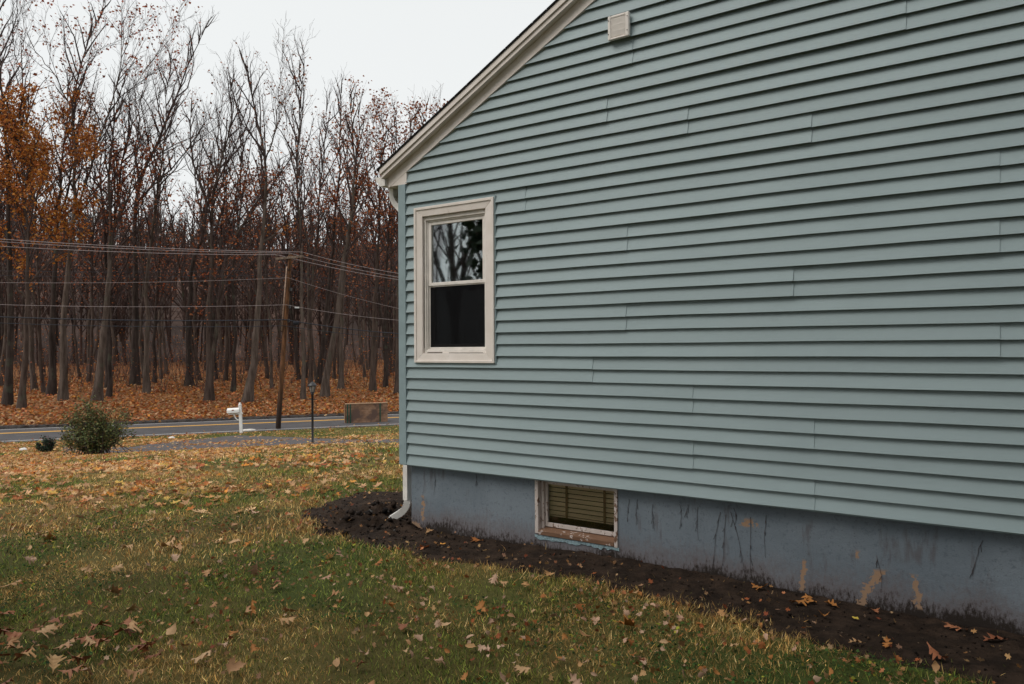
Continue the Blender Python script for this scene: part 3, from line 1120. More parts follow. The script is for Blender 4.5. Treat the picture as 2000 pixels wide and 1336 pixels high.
MB().tube([pb + ax * .56 + side * 1.06, pb + ax * .75 + side * .97, pb + ax * .93 + side * .88], .038, 8).build('riser_cover', 'riser_cover', pole)
for q in (.62, .70, .80):
    MB().obox(pb + ax * q + np.array([RT[0], RT[1], 0]) * .15, RT * .05, np.array([FW[0], FW[1], 0]) * .05, (0, 0, .08)).build('bracket', 'black_metal', pole)


# overhead lines: left of frame -> pole -> behind the house
def wire_pt(x, y):
    """point of the pole line seen at (x, y)"""
    r = ray(x, y)
    t = ((pb[0] - CAM[0]) * NR[0] + (pb[1] - CAM[1]) * NR[1]) / (r[0] * NR[0] + r[1] * NR[1])
    return CAM + r * t


def wire(label, left, right, pole_pt, rad, mat, name='overhead_wire', sag=.25):
    L, Rr = wire_pt(*left), wire_pt(*right)
    L = L + (L - pole_pt) * .55 + (0, 0, .35)
    Rr = Rr + (Rr - pole_pt) * 1.2 + (0, 0, .9)
    pts = []
    for a, c, vis, frac in ((L, pole_pt, wire_pt(*left), 1 / 1.55), (pole_pt, Rr, wire_pt(*right), 1 / 2.2)):
        for i in range(25):
            q = i / 24
            p = a + (c - a) * q
            # parabola that passes through the point seen in the photograph
            qf = 1 - frac if a is L else frac
            base = a + (c - a) * qf
            k = (vis[2] - base[2]) / (qf * (1 - qf))
            p = p + np.array([0, 0, k * q * (1 - q)])
            pts.append(p)
    pts = pts[:24] + pts[25:]
    o = MB().tube(pts, rad, 5, smooth=True).build(name, mat)
    o['label'] = label
    o['category'] = 'wire' if mat != 'cable_black' else 'cable'
    o['group'] = 'overhead lines along the road'
    return o


on = lambda f, side_=0: pb + ax * f + np.array([RT[0], RT[1], 0]) * side_ - np.array([FW[0], FW[1], 0]) * .14
wire('thin grey wire, topmost of the lines meeting the crossarm', (0, 467), (785, 535), ins[2], .013, 'wire_alu')
wire('thin grey wire tied to the middle of the crossarm', (0, 472), (785, 542.5), ins[1], .013, 'wire_alu')
wire('thin grey wire, lowest of the three meeting the crossarm', (0, 481), (785, 547.5), ins[0] - (0, 0, .02), .013, 'wire_alu')
wire('faint dark wire, first below the crossarm lines', (0, 529), (785, 570), on(.915), .008, 'cable_black')
wire('faint dark wire, second below the crossarm lines', (0, 538), (785, 578), on(.885), .008, 'cable_black')
wire('faint dark wire dropping steeply right of the pole', (0, 552), (785, 604), on(.865), .008, 'wire_alu')
wire('thin grey wire with a white tag right of the pole', (0, 595), (785, 626), on(.71), .010, 'wire_alu')
wire('thick black cable, upper of the lowest pair on the pole', (0, 619), (785, 652), on(.625), .026, 'cable_black')
wire('black cable, lowest of all the overhead lines', (0, 631), (785, 660), on(.59), .017, 'cable_black')
p0 = wire_pt(578, 631)
sb = MB().lathe((0, 0, 0), [(0, -.2), (.05, -.19), (.085, -.15), (.085, .15), (.05, .19), (0, .2)], 12)
dv = np.array([DR[0], DR[1], 0.])
sb.v = [tuple(p0 + dv * z * .75 + np.array([NR[0], NR[1], 0]) * x + np.array([0, 0, 1.]) * y * 1.3) for x, y, z in sb.v]
o = sb.build('splice_case', 'cable_black')
tag(o, 'black cable splice case hanging just right of the pole', 'splice case')
p0 = wire_pt(580, 600.5)
o = MB().obox(p0, dv * .11, (0, 0, .04), np.array([NR[0], NR[1], 0]) * .03).build('wire_tag', 'splice_white')
tag(o, 'tiny white marker tag on the wire right of the pole', 'tag')

# mailbox on a white post
mb0 = gnd(470, 846)
md = depth(mb0)
sc_m = md / FPX
mail = thing('mailbox', 'white mailbox on a white wooden post at the edge of the driveway', 'mailbox', mb0)
Rh = np.array([RT[0], RT[1], 0.]); Fh = np.array([FW[0], FW[1], 0]) / np.linalg.norm(FW[:2]); Zh = np.array([0, 0, 1.])
mx_ = lambda x, y, dd=0: at(x, y, md + dd)
hp = mx_(470, 791)[2] - mb0[2]
MB().obox(mb0 + Zh * hp / 2 - Rh * .0, Rh * .065, Fh * .065, Zh * hp / 2 - Rh * .03).build('post', 'mailbox_white', mail, bevel=.01)
MB().lathe(mb0 + Zh * hp - Rh * .03, [(.085, 0), (.085, .02), (.04, .04), (.06, .075), (.045, .105), (0, .12)], 12).build('finial', 'mailbox_white', mail)
armz = mx_(460, 808)[2]
MB().obox(np.array([mb0[0], mb0[1], armz]) - Rh * .24, Rh * .34 + Zh * .015, Fh * .04, Zh * .035).build('arm', 'mailbox_white', mail, bevel=.006)
bb = MB()
cs = []
for q in np.linspace(0, math.pi, 9):
    cs.append((.13 * math.cos(q), .11 + .12 * math.sin(q)))
cs = [(.13, 0.)] + cs + [(-.13, 0.)]
bc = np.array([mb0[0], mb0[1], armz + .05]) - Rh * .31
n = len(cs)
dirb = Rh * .99 + Zh * .06
va = [bc - dirb * .32 + Fh * a + Zh * (h) for a, h in cs] + [bc + dirb * .27 + Fh * a + Zh * h for a, h in cs]
bb.add(va, [tuple(range(n)), tuple(range(2 * n - 1, n - 1, -1))] + [((i + 1) % n, i, n + i, n + (i + 1) % n) for i in range(n)])
bb.build('box', 'mailbox_white', mail, bevel=.006)
MB().obox(bc - dirb * .02 - Fh * .135 + Zh * .13, dirb * .05, Fh * .006, Zh * .02).build('flag', 'flag_red', mail)
br = [np.array([mb0[0], mb0[1], armz - .04]) - Rh * (.06 + .26 * math.sin(q)) - Zh * .28 * math.cos(q) ** 1.5 for q in np.linspace(0, math.pi / 2, 8)]
MB().tube(br, .028, 6).build('bracket', 'mailbox_white', mail)
p = gnd(485, 843)
st = MB()
L = .36
for i in range(9):
    pass
st.lathe((0, 0, 0), [(0, -1), (.55, -.92), (.9, -.6), (1, 0), (.95, .5), (.6, .9), (0, 1)], 12)
st.v = [tuple(p + (Rh * .9 + Fh * .5) * z * L + (Fh * .9 - Rh * .4) * x * .13 + Zh * (y * .085 + .05)) for x, y, z in st.v]
tag(st.build('kerb_stone', 'white_stone'), 'long low white stone lying at the foot of the mailbox post', 'stone')

# lamp post
lb = gnd(610.5, 866)
ld = depth(lb)
H = (at(610, 745, ld) - lb)[2]
lamp = thing('lamp_post', 'black lamp post with a lantern standing beside the driveway', 'lamp post', lb)
MB().lathe(lb, [(.055, -.1), (.05, .06), (.04, .08), (.038, H - .46), (.05, H - .45), (.05, H - .41), (.03, H - .40)], 12).build('post', 'black_metal', lamp)
MB().tube([lb + Zh * (H - .62) - Rh * .16, lb + Zh * (H - .62) + Rh * .16], .012, 6).build('ladder_bar', 'black_metal', lamp)
MB().lathe(lb, [(.0, H - .405), (.06, H - .40), (.075, H - .385), (.075, H - .36), (.0, H - .36)], 6).build('lantern_base', 'black_metal', lamp)
MB().lathe(lb, [(.068, H - .36), (.118, H - .15)], 6).build('lantern_glass', 'lantern_glass', lamp)
for k in range(6):
    q = k * math.pi / 3
    MB().tube([lb + np.array([.072 * math.cos(q), .072 * math.sin(q), H - .362]), lb + np.array([.124 * math.cos(q), .124 * math.sin(q), H - .148])], .009, 5).build('lantern_bar', 'black_metal', lamp)
MB().lathe(lb, [(.0, H - .15), (.165, H - .15), (.15, H - .13), (.07, H - .045), (.03, H - .03), (.022, H - .012), (.0, H)], 12).build('lantern_roof', 'black_metal', lamp)

# plywood board on posts
pl0, pl1 = gnd(676, 827), gnd(757, 823.5)
pdv = (pl1 - pl0)[:2]
plen = float(np.linalg.norm(pdv))
e1 = np.array([*(pdv / plen), 0.])
e2 = np.array([e1[1], -e1[0], 0.])            # towards the viewer
if e2 @ np.array([FW[0], FW[1], 0]) > 0:
    e2 = -e2
ph = (at(676, 790, depth(pl0)) - pl0)[2]
ply = thing('plywood_board', 'weathered plywood board held on edge by green posts beside the road', 'board', (pl0 + pl1) / 2)
z0 = (pl0[2] + pl1[2]) / 2
mid = np.array([*((pl0 + pl1) / 2)[:2], z0])
MB().obox(mid + Zh * (ph / 2), e1 * plen / 2, e2 * .012, Zh * ph / 2).build('panel', 'plywood', ply)
MB().obox(mid + Zh * (ph + .02) - e2 * .10, e1 * (plen / 2 + .01), e2 * .14, Zh * .022).build('top_rail', 'pale_lumber', ply)
MB().obox(pl0 * (1, 1, 0) + Zh * (z0 + ph / 2 - .04) - e2 * .2 - e1 * .03, e1 * .02, e2 * .02, Zh * ph / 2).build('end_post', 'pale_lumber', ply)
MB().obox(mid + Zh * (ph / 2) - e2 * .3, e1 * plen / 2, e2 * .012, Zh * ph / 2).build('panel', 'plywood', ply)
for q in (.03, .10, .815):
    MB().obox(pl0 * (1, 1, 0) + e1 * plen * q + Zh * (z0 + ph / 2 - .04) + e2 * .035, e1 * .03, e2 * .02, Zh * (ph / 2 + .05)).build('green_post', 'green_post', ply)
p = gnd(45, 880)
for p, lab in ((gnd(45, 880), 'small pale stone in the grass at the far left'), (gnd(335, 857), 'low white stone at the road edge left of the mailbox')):
    rk = MB().lathe((0, 0, 0), [(0, -.4), (.7, -.3), (1, .1), (.8, .7), (.3, 1), (0, 1.02)], 9)
    rk.v = [tuple(p + np.array([x * .19, y * .13, z * .10]) * (1 + .15 * math.sin(7 * x + 5 * y))) for x, y, z in rk.v]
    tag(rk.build('stone', 'white_stone'), lab, 'stone')


# ------------------------------------------------------------------ trees
class TreeMesh:
    """collects branches as point rows of equal length, turned into tubes in one go"""

    def __init__(self, seed):
        self.b = {}
        self.r = np.random.default_rng(seed)
        self.tips = []

    def add(self, pts, r0, r1, sides):
        pts = np.asarray(pts, float)
        self.b.setdefault((len(pts), sides), []).append((pts, r0, r1))

    def grow(self, p, d, L, r, lev, maxlev, upw=.25):
        n = (6, 4, 3, 2)[min(lev, 3)]
        pts = [p]
        dd = d / np.linalg.norm(d)
        for i in range(n):
            dd = dd + self.r.normal(0, .11 + .03 * lev, 3) + np.array([0, 0, upw * .35])
            dd /= np.linalg.norm(dd)
            pts.append(pts[-1] + dd * L / n)
        self.add(pts, r, max(r * .3, .0035), (7, 5, 4, 3)[min(lev, 3)] if lev < 3 else 3)
        self.side(np.array(pts), r, L, lev, maxlev, upw)

    def side(self, pts, r, L, lev, maxlev, upw, start=.22, dens=1.):
        if lev >= maxlev:
            self.tips.append(pts[-1])
            self.tips.append(pts[len(pts) // 2])
            return
        gap = (.62, .43, .30, .3)[min(lev, 3)] / dens
        m = max(2, int(L * (1 - start) / gap))
        seg = np.linalg.norm(np.diff(pts, axis=0), axis=1)
        cum = np.concatenate([[0], np.cumsum(seg)])
        for k in range(m):
            q = start + (1 - start) * (k + self.r.uniform(0, 1)) / m
            t = min(q, .995) * cum[-1]
            i = min(int(np.searchsorted(cum, t)) - 1, len(seg) - 1)
            i = max(i, 0)
            f = (t - cum[i]) / max(seg[i], 1e-6)
            p = pts[i] + (pts[i + 1] - pts[i]) * f
            a = pts[i + 1] - pts[i]
            a = a / max(np.linalg.norm(a), 1e-6)
            s = self.r.normal(0, 1, 3)
            s -= a * (s @ a)
            s /= np.linalg.norm(s)
            ang = self.r.uniform(.38, .85)
            d = a * math.cos(ang) + s * math.sin(ang) + np.array([0, 0, upw])
            rem = cum[-1] * (1 - q)
            Lc = {0: min(5.6, 1.25 + rem * .44) * self.r.uniform(.55, 1.15), 1: min(2.0, .55 + rem * .42) * self.r.uniform(.5, 1.1), 2: self.r.uniform(.35, .85), 3: .4}[min(lev, 3)]
            self.grow(p, d, Lc, max(.005, min(r * (1 - .7 * q) * .55, .060 if lev == 0 else .020 if lev == 1 else .008)), lev + 1, maxlev, upw)

    def mesh(self, name, mat, parent=None, min_r=0.):
        VV, FF, off = [], [], 0
        for (n, sides), lst in self.b.items():
            P = np.array([x[0] for x in lst])
            r0 = np.array([x[1] for x in lst])
            r1 = np.array([x[2] for x in lst])
            N = len(P)
            T = np.gradient(P, axis=1)
            T /= np.linalg.norm(T, axis=2, keepdims=True) + 1e-9
            ref = np.where(np.abs(T[:, :1, 2:3]) > .8, np.array([1., 0, 0]), np.array([0, 0, 1.]))
            A = np.cross(T, np.broadcast_to(ref, T.shape))
            A /= np.linalg.norm(A, axis=2, keepdims=True) + 1e-9
            B = np.cross(T, A)
            if np.ndim(lst[0][1]):
                rad = np.array([x[1] for x in lst])
            else:
                rad = r0[:, None] + (r1 - r0)[:, None] * np.linspace(0, 1, n)[None]
            rad = np.maximum(rad, min_r)
            q = np.arange(sides) * 2 * math.pi / sides
            V = P[:, :, None] + rad[:, :, None, None] * (np.cos(q)[None, None, :, None] * A[:, :, None] + np.sin(q)[None, None, :, None] * B[:, :, None])
            VV.append(V.reshape(-1, 3))
            base = off + (np.arange(N) * n * sides)[:, None, None] + (np.arange(n - 1) * sides)[None, :, None]
            j = np.arange(sides)[None, None]
            k = (np.arange(sides) + 1)[None, None] % sides
            f = np.stack(np.broadcast_arrays(base + j, base + k, base + sides + k, base + sides + j), -1).reshape(-1, 4)
            FF.append(f)
            off += N * n * sides
        return np_mesh(name, np.concatenate(VV), FF, mat, parent, smooth=True)


LEAF4 = (np.array([(0, -.5, 0), (.38, -.05, .09), (0, .5, 0), (-.38, -.05, .12)]), [np.array([(0, 1, 2, 3)])])
STAR = (np.array([(0, 0, -.03), (0, -.55, .05), (.16, -.2, 0), (.5, -.22, .09), (.22, .05, 0), (.34, .38, .07), (.05, .28, .02), (-.05, .55, .06), (-.2, .22, 0), (-.5, .2, .10), (-.22, -.08, 0), (-.36, -.36, .05)]),
        [np.array([(0, i, i + 1) for i in range(1, 11)] + [(0, 11, 1)])])
ORANGE = np.array([(.50, .19, .03), (.40, .13, .022), (.56, .25, .05), (.30, .085, .02), (.45, .15, .035)])
RUST = np.array([(.30, .085, .03), (.22, .055, .022), (.34, .11, .035), (.16, .045, .02), (.36, .14, .06)])
RED = np.array([(.36, .10, .055), (.28, .07, .04), (.40, .15, .075)])
TAN = np.array([(.45, .27, .12), (.40, .21, .08), (.50, .32, .17), (.33, .16, .06), (.42, .24, .13)])
PINK = np.array([(.46, .28, .18), (.52, .34, .23), (.40, .22, .14)])


def pick(pal, n, r, jit=.18):
    c = pal[r.integers(0, len(pal), n)]
    return np.clip(c * (1 + r.normal(0, jit, (n, 1))), .005, .9)


def foliage(name, pts, per, spread, size, pal, parent, seed, mat='leaf'):
    r = np.random.default_rng(seed)
    pts = np.asarray(pts)
    if len(pts) == 0:
        return None
    P = np.repeat(pts, per, 0) + r.normal(0, spread, (len(pts) * per, 3))
    n = len(P)
    V, Fq, c = scatter(LEAF4[0], LEAF4[1], P, r.uniform(0, 6.28, n), r.uniform(-1.2, 1.2, n), r.uniform(-1.2, 1.2, n), (size * r.uniform(.6, 1.25, n))[:, None], pick(pal, n, r))
    o = np_mesh(name, V, Fq, mat, parent, c)
    o['kind'] = 'stuff'
    return o


def guided_tree(name, label, cat_group, base, stems, r0, bark, seed, leaves=None, dd=0., depth_wander=1.6, dens=1., maxlev=3, flare=1.5, side_start=.22):
    """stems: rows of photograph points; the first row starts at the ground"""
    g = gnd(*base) if len(base) == 2 else np.array(base)
    d0 = depth(g) + dd
    r = np.random.default_rng(seed)
    t = TreeMesh(seed)
    root = thing(name, label, 'tree', g, cat_group)
    trunk = None
    for si, st in enumerate(stems):
        P = [at(x, y, d0) for x, y in st]
        if si == 0:
            P[0] = g - np.array([0, 0, .15])
        P = np.array(P)
        if si == 0:
            w = np.linspace(0, 1, len(P)) ** 2 * r.normal(0, depth_wander)
        else:
            # join to the nearest point of an earlier stem
            dist = np.linalg.norm(np.concatenate(prev) - P[0], axis=1)
            j = int(np.argmin(dist))
            P[0] = np.concatenate(prev)[j]
            w = np.linspace(0, 1, len(P)) ** 1.2 * r.normal(0, depth_wander * 2)
        P[1 if si else 0:] += (Fh[None] * w[:, None])[1 if si else 0:]
        # resample smoothly
        cum = np.concatenate([[0], np.cumsum(np.linalg.norm(np.diff(P, axis=0), axis=1))])
        L = cum[-1]
        n = 18
        q = np.linspace(0, L, n)
        Q = np.stack([np.interp(q, cum, P[:, k]) for k in range(3)], 1)
        Q[1:-1] = .25 * Q[:-2] + .5 * Q[1:-1] + .25 * Q[2:]
        Q[1:] += r.normal(0, .05, (n - 1, 3))
        if si == 0:
            rr = r0 * .84 * (1 - .955 * np.linspace(0, 1, n) ** .72)
            rr[0] *= flare
            rr[1] *= 1.08
            prev = [Q]
            prevr = [rr]
        else:
            a = np.concatenate(prev)
            k = int(np.argmin(np.linalg.norm(a - Q[0], axis=1)))
            rs = np.concatenate(prevr)[k] * .72
            rr = np.maximum(rs * (1 - .95 * np.linspace(0, 1, n) ** .75), .012)
            prev.append(Q)
            prevr.append(rr)
        t.b.setdefault((n, 9 if si == 0 else 7), []).append((Q, rr, rr))
    main = t.mesh('trunk', bark, root)
    c = TreeMesh(seed + 5)
    for si, (Q, rr) in enumerate(zip(prev, prevr)):
        L = float(np.linalg.norm(np.diff(Q, axis=0), axis=1).sum())
        c.side(Q, rr[0], L, 0, maxlev, .28, side_start + .2 if si == 0 else .15, dens)
        # the tip breaks up into a fan of fine shoots
        tip = Q[-1] - Q[-3]
        tip = tip / np.linalg.norm(tip)
        for k in range(5):
            j = (-1, -2, -3, -4, -5)[k]
            c.grow(Q[j], tip + r.normal(0, .38, 3) + (0, 0, .25), r.uniform(.9, 1.7), max(.012, min(rr[j], .03)), 1, maxlev, .28)
    cr = c.mesh('crown', 'twig_bark', root, .006)
    if leaves:
        tips = np.array(c.tips)
        for k, (nl, per, spread, size, pal, ylo, yhi, xlo, xhi) in enumerate(leaves):
            X, Y, _ = pix(tips)
            m = (Y > ylo) & (Y < yhi) & (X > xlo) & (X < xhi)
            cand = tips[m]
            if len(cand):
                cand = cand[r.permutation(len(cand))[:nl]]
                foliage('leaves', cand, per, spread, size, pal, root, seed * 7 + k)
    return root


ALLX = (-900, 3000)
FG = 'tall trees at the edge of the wood'
TREES = [
    # base, stems, trunk radius, bark, leaves, label
    ((14, 792), [[(14, 792), (22, 600), (22, 400), (20, 260), (19, 187), (20, 100), (12, -60)], [(20, 150), (45, 90), (70, 30), (92, -60)], [(22, 300), (-10, 220), (-30, 120), (-40, 20)]], .30, 'bark_dark', [(150, 2, .15, .2, RED, -300, 250, *ALLX)], 'dark straight tree at the far left edge of the picture'),
    ((42, 798), [[(42, 798), (50, 690), (58, 560), (62, 420), (58, 300), (66, 200)], [(60, 480), (20, 380), (5, 300), (-5, 230)], [(62, 420), (95, 330), (110, 260), (115, 200)], [(58, 560), (110, 470), (150, 400)], [(55, 600), (10, 520), (-20, 450)]], .26, 'bark_brown', [(1300, 8, .17, .19, ORANGE * .85, 165, 620, -60, 190)], 'shorter tree still full of orange leaves at far left'),
    ((99, 772), [[(99, 772), (104, 600), (108, 450), (112, 330), (120, 230), (118, 150)], [(108, 450), (150, 370), (180, 290), (200, 190)], [(106, 500), (70, 400), (50, 310)]], .33, 'bark_dark', [(420, 7, .16, .18, ORANGE * .85, 180, 520, 20, 230), (200, 2, .2, .2, RUST, 100, 300, 100, 240)], 'stout dark trunk just right of the orange-leaved tree'),
    ((123, 782), [[(123, 782), (127, 620), (136, 480), (143, 420), (142, 330), (136, 270), (123, 190), (140, 120), (152, 70), (178, -30)],
                  [(123, 190), (95, 130), (62, 100), (40, 60), (15, -40)], [(128, 180), (170, 90), (210, 50), (240, 10)],
                  [(145, 440), (160, 385), (187, 307), (207, 250), (225, 215), (240, 165), (245, 110), (255, -30)],
                  [(207, 250), (250, 190), (285, 140), (310, 110), (345, 55), (378, -10)], [(187, 307), (230, 270), (275, 205), (320, 160), (345, 130)]], .31, 'bark_grey', [(420, 2, .16, .2, RED, -300, 150, 60, 420), (120, 2, .2, .2, RUST, 200, 400, 150, 260)], 'pale grey forked tree whose long limb sweeps up to the right'),
    ((189, 784), [[(189, 784), (200, 680), (208, 560), (214, 450), (205, 350), (215, 240), (222, 160)], [(213, 460), (250, 380), (262, 300), (268, 240)]], .36, 'bark_grey', [(330, 3, .22, .2, RUST, 280, 560, *ALLX), (70, 5, .2, .2, ORANGE, 500, 740, *ALLX)], 'thick grey trunk behind the green shrub'),
    ((212, 776), [[(212, 776), (213, 600), (220, 450), (238, 330), (252, 250), (258, 190)]], .2, 'bark_dark', [(100, 3, .2, .2, RUST, 250, 500, *ALLX)], 'thin dark trunk close beside the thick grey one behind the shrub'),
    ((263, 752), [[(263, 752), (266, 600), (262, 480), (262, 412), (268, 337), (290, 300), (312, 255), (330, 213), (345, 150), (370, 94), (392, 30)],
                  [(268, 337), (256, 290), (255, 240), (246, 180), (262, 100)], [(262, 405), (300, 375), (345, 350), (385, 325), (430, 280), (470, 252)], [(312, 255), (300, 190), (305, 130)]], .40, 'bark_dark', [(60, 2, .2, .2, RUST, 0, 420, *ALLX)], 'dark bare tree with a burly fork, left of the mailbox'),
    ((287, 768), [[(287, 768), (286, 620), (290, 500), (302, 420), (312, 330), (322, 250), (318, 170), (325, 110)], [(302, 420), (335, 350), (350, 280), (362, 220)]], .27, 'bark_grey', [(60, 3, .2, .18, RUST, 200, 600, *ALLX)], 'slim grey trunk just right of the dark burly-forked tree'),
    ((369, 754), [[(369, 754), (366, 600), (372, 520), (393, 440), (398, 390), (372, 345), (350, 300), (336, 240), (330, 170)], [(398, 390), (412, 345), (423, 318), (416, 250), (420, 180), (428, 110)], [(400, 410), (440, 370), (475, 320), (500, 260)]], .36, 'bark_dark', [(90, 3, .22, .2, RUST, 100, 620, *ALLX)], 'dark tree directly left of the twin-stemmed tree'),
    ((408, 784), [[(408, 784), (409, 620), (411, 480), (410, 420), (414, 345), (428, 300), (442, 240), (436, 150)], [(409, 740), (420, 660), (428, 600), (436, 520), (455, 465), (482, 420), (520, 370), (560, 322)], [(411, 470), (385, 400), (380, 330), (392, 250)]], .34, 'bark_brown', [(240, 3, .22, .2, RUST, 350, 660, *ALLX)], 'twin-stemmed brown tree rising behind the mailbox'),
    ((455, 766), [[(455, 766), (458, 640), (455, 520), (468, 400), (470, 300), (466, 220), (452, 140)], [(462, 440), (440, 360), (445, 280)]], .2, 'bark_dark', [(330, 3, .25, .2, RUST, 330, 720, *ALLX)], 'thin dark tree between the mailbox and the utility pole'),
    ((483, 785), [[(483, 785), (501, 652), (508, 551), (511, 470), (520, 400), (520, 300), (506, 250), (498, 200), (488, 120)], [(520, 330), (545, 270), (560, 200), (578, 120)], [(511, 470), (540, 430), (585, 400), (640, 365)], [(520, 300), (530, 220), (532, 130)]], .36, 'bark_grey', [(280, 3, .25, .2, RUST, 330, 560, *ALLX), (40, 6, .2, .2, ORANGE, 430, 480, *ALLX), (100, 2, .15, .16, RUST, 80, 300, *ALLX)], 'leaning grey trunk just left of the utility pole'),
    ((592, 781), [[(592, 781), (592, 640), (590, 500), (586, 400), (588, 300), (600, 220), (612, 120)], [(588, 360), (560, 280), (552, 200)]], .2, 'bark_grey', [(120, 3, .22, .18, RUST, 100, 480, *ALLX)], 'slender pale trunk just right of the utility pole'),
    ((606, 756), [[(606, 756), (607, 640), (612, 500), (618, 400), (622, 300), (628, 170)]], .22, 'bark_brown', [(90, 3, .2, .18, RUST, 200, 520, *ALLX)], 'slender trunk rising behind the lamp post lantern'),
    ((622, 750), [[(622, 750), (632, 652), (648, 530), (656, 440), (668, 330), (672, 180)], [(652, 480), (630, 400), (622, 330)]], .3, 'bark_dark', [(120, 3, .2, .18, RUST, 150, 480, *ALLX)], 'dark trunk leaning right, behind the lamp post'),
    ((634, 775), [[(634, 775), (645, 690), (656, 639), (664, 560), (670, 480), (682, 430), (688, 337), (682, 260), (674, 170)], [(688, 337), (705, 270), (718, 190)], [(684, 420), (710, 370), (732, 310), (748, 230)]], .34, 'bark_grey', [(420, 3, .22, .2, RUST, 150, 520, *ALLX)], 'pale trunk leaning right between lamp post and plywood board'),
    ((665, 760), [[(665, 760), (667, 640), (672, 540), (690, 440), (702, 350), (706, 230)]], .26, 'bark_grey', [(150, 3, .22, .2, RUST, 200, 540, *ALLX)], 'upright grey trunk above the left end of the plywood board'),
    ((728, 764), [[(728, 764), (730, 640), (735, 540), (740, 440), (744, 340), (748, 240)], [(740, 440), (765, 370), (780, 300)]], .29, 'bark_brown', [(480, 3, .24, .2, RUST, 200, 540, *ALLX)], 'brown tree above the right end of the plywood board'),
    ((753, 757), [[(753, 757), (753, 600), (757, 480), (766, 380), (772, 300), (778, 220)]], .22, 'bark_dark', [(260, 3, .22, .2, RUST, 200, 520, *ALLX)], 'thin dark tree close to the corner of the house'),
    ((775, 770), [[(775, 770), (778, 600), (780, 450), (792, 350), (800, 290), (806, 240)]], .25, 'bark_brown', [(330, 3, .22, .2, RUST, 200, 520, *ALLX)], 'brown tree half hidden by the corner of the house'),
    ((830, 765), [[(830, 765), (832, 600), (828, 450), (830, 350), (832, 280), (838, 215)], [(830, 380), (850, 300), (862, 240)]], .27, 'bark_brown', [(420, 3, .22, .2, RUST, 200, 420, *ALLX)], 'tree whose reddish top shows just above the roof edge'),
]
for i, (bs, st, r0, bk_, lv, lab) in enumerate(TREES):
    guided_tree('forest_tree', lab, FG, bs, st, r0, bk_, 100 + i, lv)

# deeper trees: copies of a few prototypes
protos = []
for k in range(6):
    r = np.random.default_rng(300 + k)
    t = TreeMesh(300 + k)
    Hh = 17 + 1.2 * k
    n = 18
    q = np.linspace(0, 1, n)
    Q = np.stack([np.cumsum(r.normal(0, .07, n)) + q * r.normal(0, .8), np.cumsum(r.normal(0, .07, n)) + q * r.normal(0, .8), q * Hh - .2], 1)
    rr = .155 * (1 - .88 * q ** .85)
    rr[0] *= 1.4
    t.b[(n, 7)] = [(Q, rr, rr)]
    root = bpy.data.objects.new('woodland_tree', None)
    COL.objects.link(root)
    tr_ = t.mesh('trunk', ('bark_dark', 'bark_brown', 'bark_grey')[k % 3], root)
    c = TreeMesh(320 + k)
    c.side(Q, .16, Hh, 0, 2, .3, .30, 1.0)
    cr_ = c.mesh('crown', 'twig_bark', root, .008)
    tips = np.array(c.tips)
    lf_ = foliage('leaves', tips[r.permutation(len(tips))[:60]], 3, .3, .22, RUST, root, 340 + k)
    protos.append((root, [tr_, cr_, lf_]))
wr = np.random.default_rng(55)
spots = []
while len(spots) < 100:
    s_, u_ = wr.uniform(-72, -23), wr.uniform(-35, 75)
    x, y = xy_of(s_, u_)
    z = float(zg(x, y))
    px_, py_, d_ = pix(np.array([x, y, z]))
    if d_ < 20 or not (-120 < px_ < 900):
        continue
    if any((x - a) ** 2 + (y - b_) ** 2 < 3.2 for a, b_, *_ in spots):
        continue
    spots.append((x, y, z, d_))
for i, (x, y, z, d_) in enumerate(spots):
    root, ch = protos[i % 6]
    if i < 6:
        rt, cc = root, ch
    else:
        rt = root.copy()
        COL.objects.link(rt)
        cc = []
        for o in ch:
            c = o.copy()
            COL.objects.link(c)
            c.parent = rt
    rt.location = (x, y, z)
    rt.rotation_euler = (wr.normal(0, .03), wr.normal(0, .03), wr.uniform(0, 6.28))
    f = wr.uniform(.8, 1.15)
    rt.scale = (f * wr.uniform(.9, 1.4),) * 2 + (f,)
    bx_ = pix(np.array([x, y, z]))[0]
    where = 'left of the green shrub' if bx_ < 120 else 'behind the green shrub' if bx_ < 250 else 'between shrub and mailbox' if bx_ < 440 else 'between mailbox and utility pole' if bx_ < 545 else 'between utility pole and plywood board' if bx_ < 670 else 'behind the plywood board' if bx_ < 765 else 'screened by the house'
    tone = ('dark', 'brown', 'grey')[(i % 6) % 3]
    tag(rt, 'slender bare %s tree deep in the wood %s' % (tone, where), 'tree', 'slender %s trees deep in the wood %s' % (tone, where))

# far wood on the hill: reads as one mass
fr = np.random.default_rng(77)
VV, FF, off = [], [], 0
T = TreeMesh(400)
for i in range(1900):
    s_ = -64 - 240 * fr.uniform(0, 1) ** 1.8
    u_ = fr.uniform(-140, 190)
    x, y = xy_of(s_, u_)
    z = float(zg(x, y))
    px_, _, d_ = pix(np.array([x, y, z + 5]))
    if d_ < 30 or not (-200 < px_ < 1000):
        continue
    Hh = fr.uniform(10, 15)
    p0 = np.array([x, y, z - .3])
    top = p0 + np.array([fr.normal(0, .6), fr.normal(0, .6), Hh])
    rad = .13 + .0006 * d_
    T.add(np.stack([p0, (p0 + top) / 2 + fr.normal(0, .25, 3), top]), rad, rad * .3, 4)
    for k in range(22):
        q = fr.uniform(.25, .97)
        a = p0 + (top - p0) * q
        an = fr.uniform(0, 6.28)
        L = fr.uniform(1.5, 4.2) * (1.25 - q)
        e = a + np.array([math.cos(an) * L * .6, math.sin(an) * L * .6, L * .9])
        T.add(np.stack([a, e]), .03 + .0003 * d_, .012 + .00015 * d_, 3)
        T.add(np.stack([(a + e) / 2, e + fr.normal(0, .8, 3)]), .02 + .0002 * d_, .01 + .00012 * d_, 3)
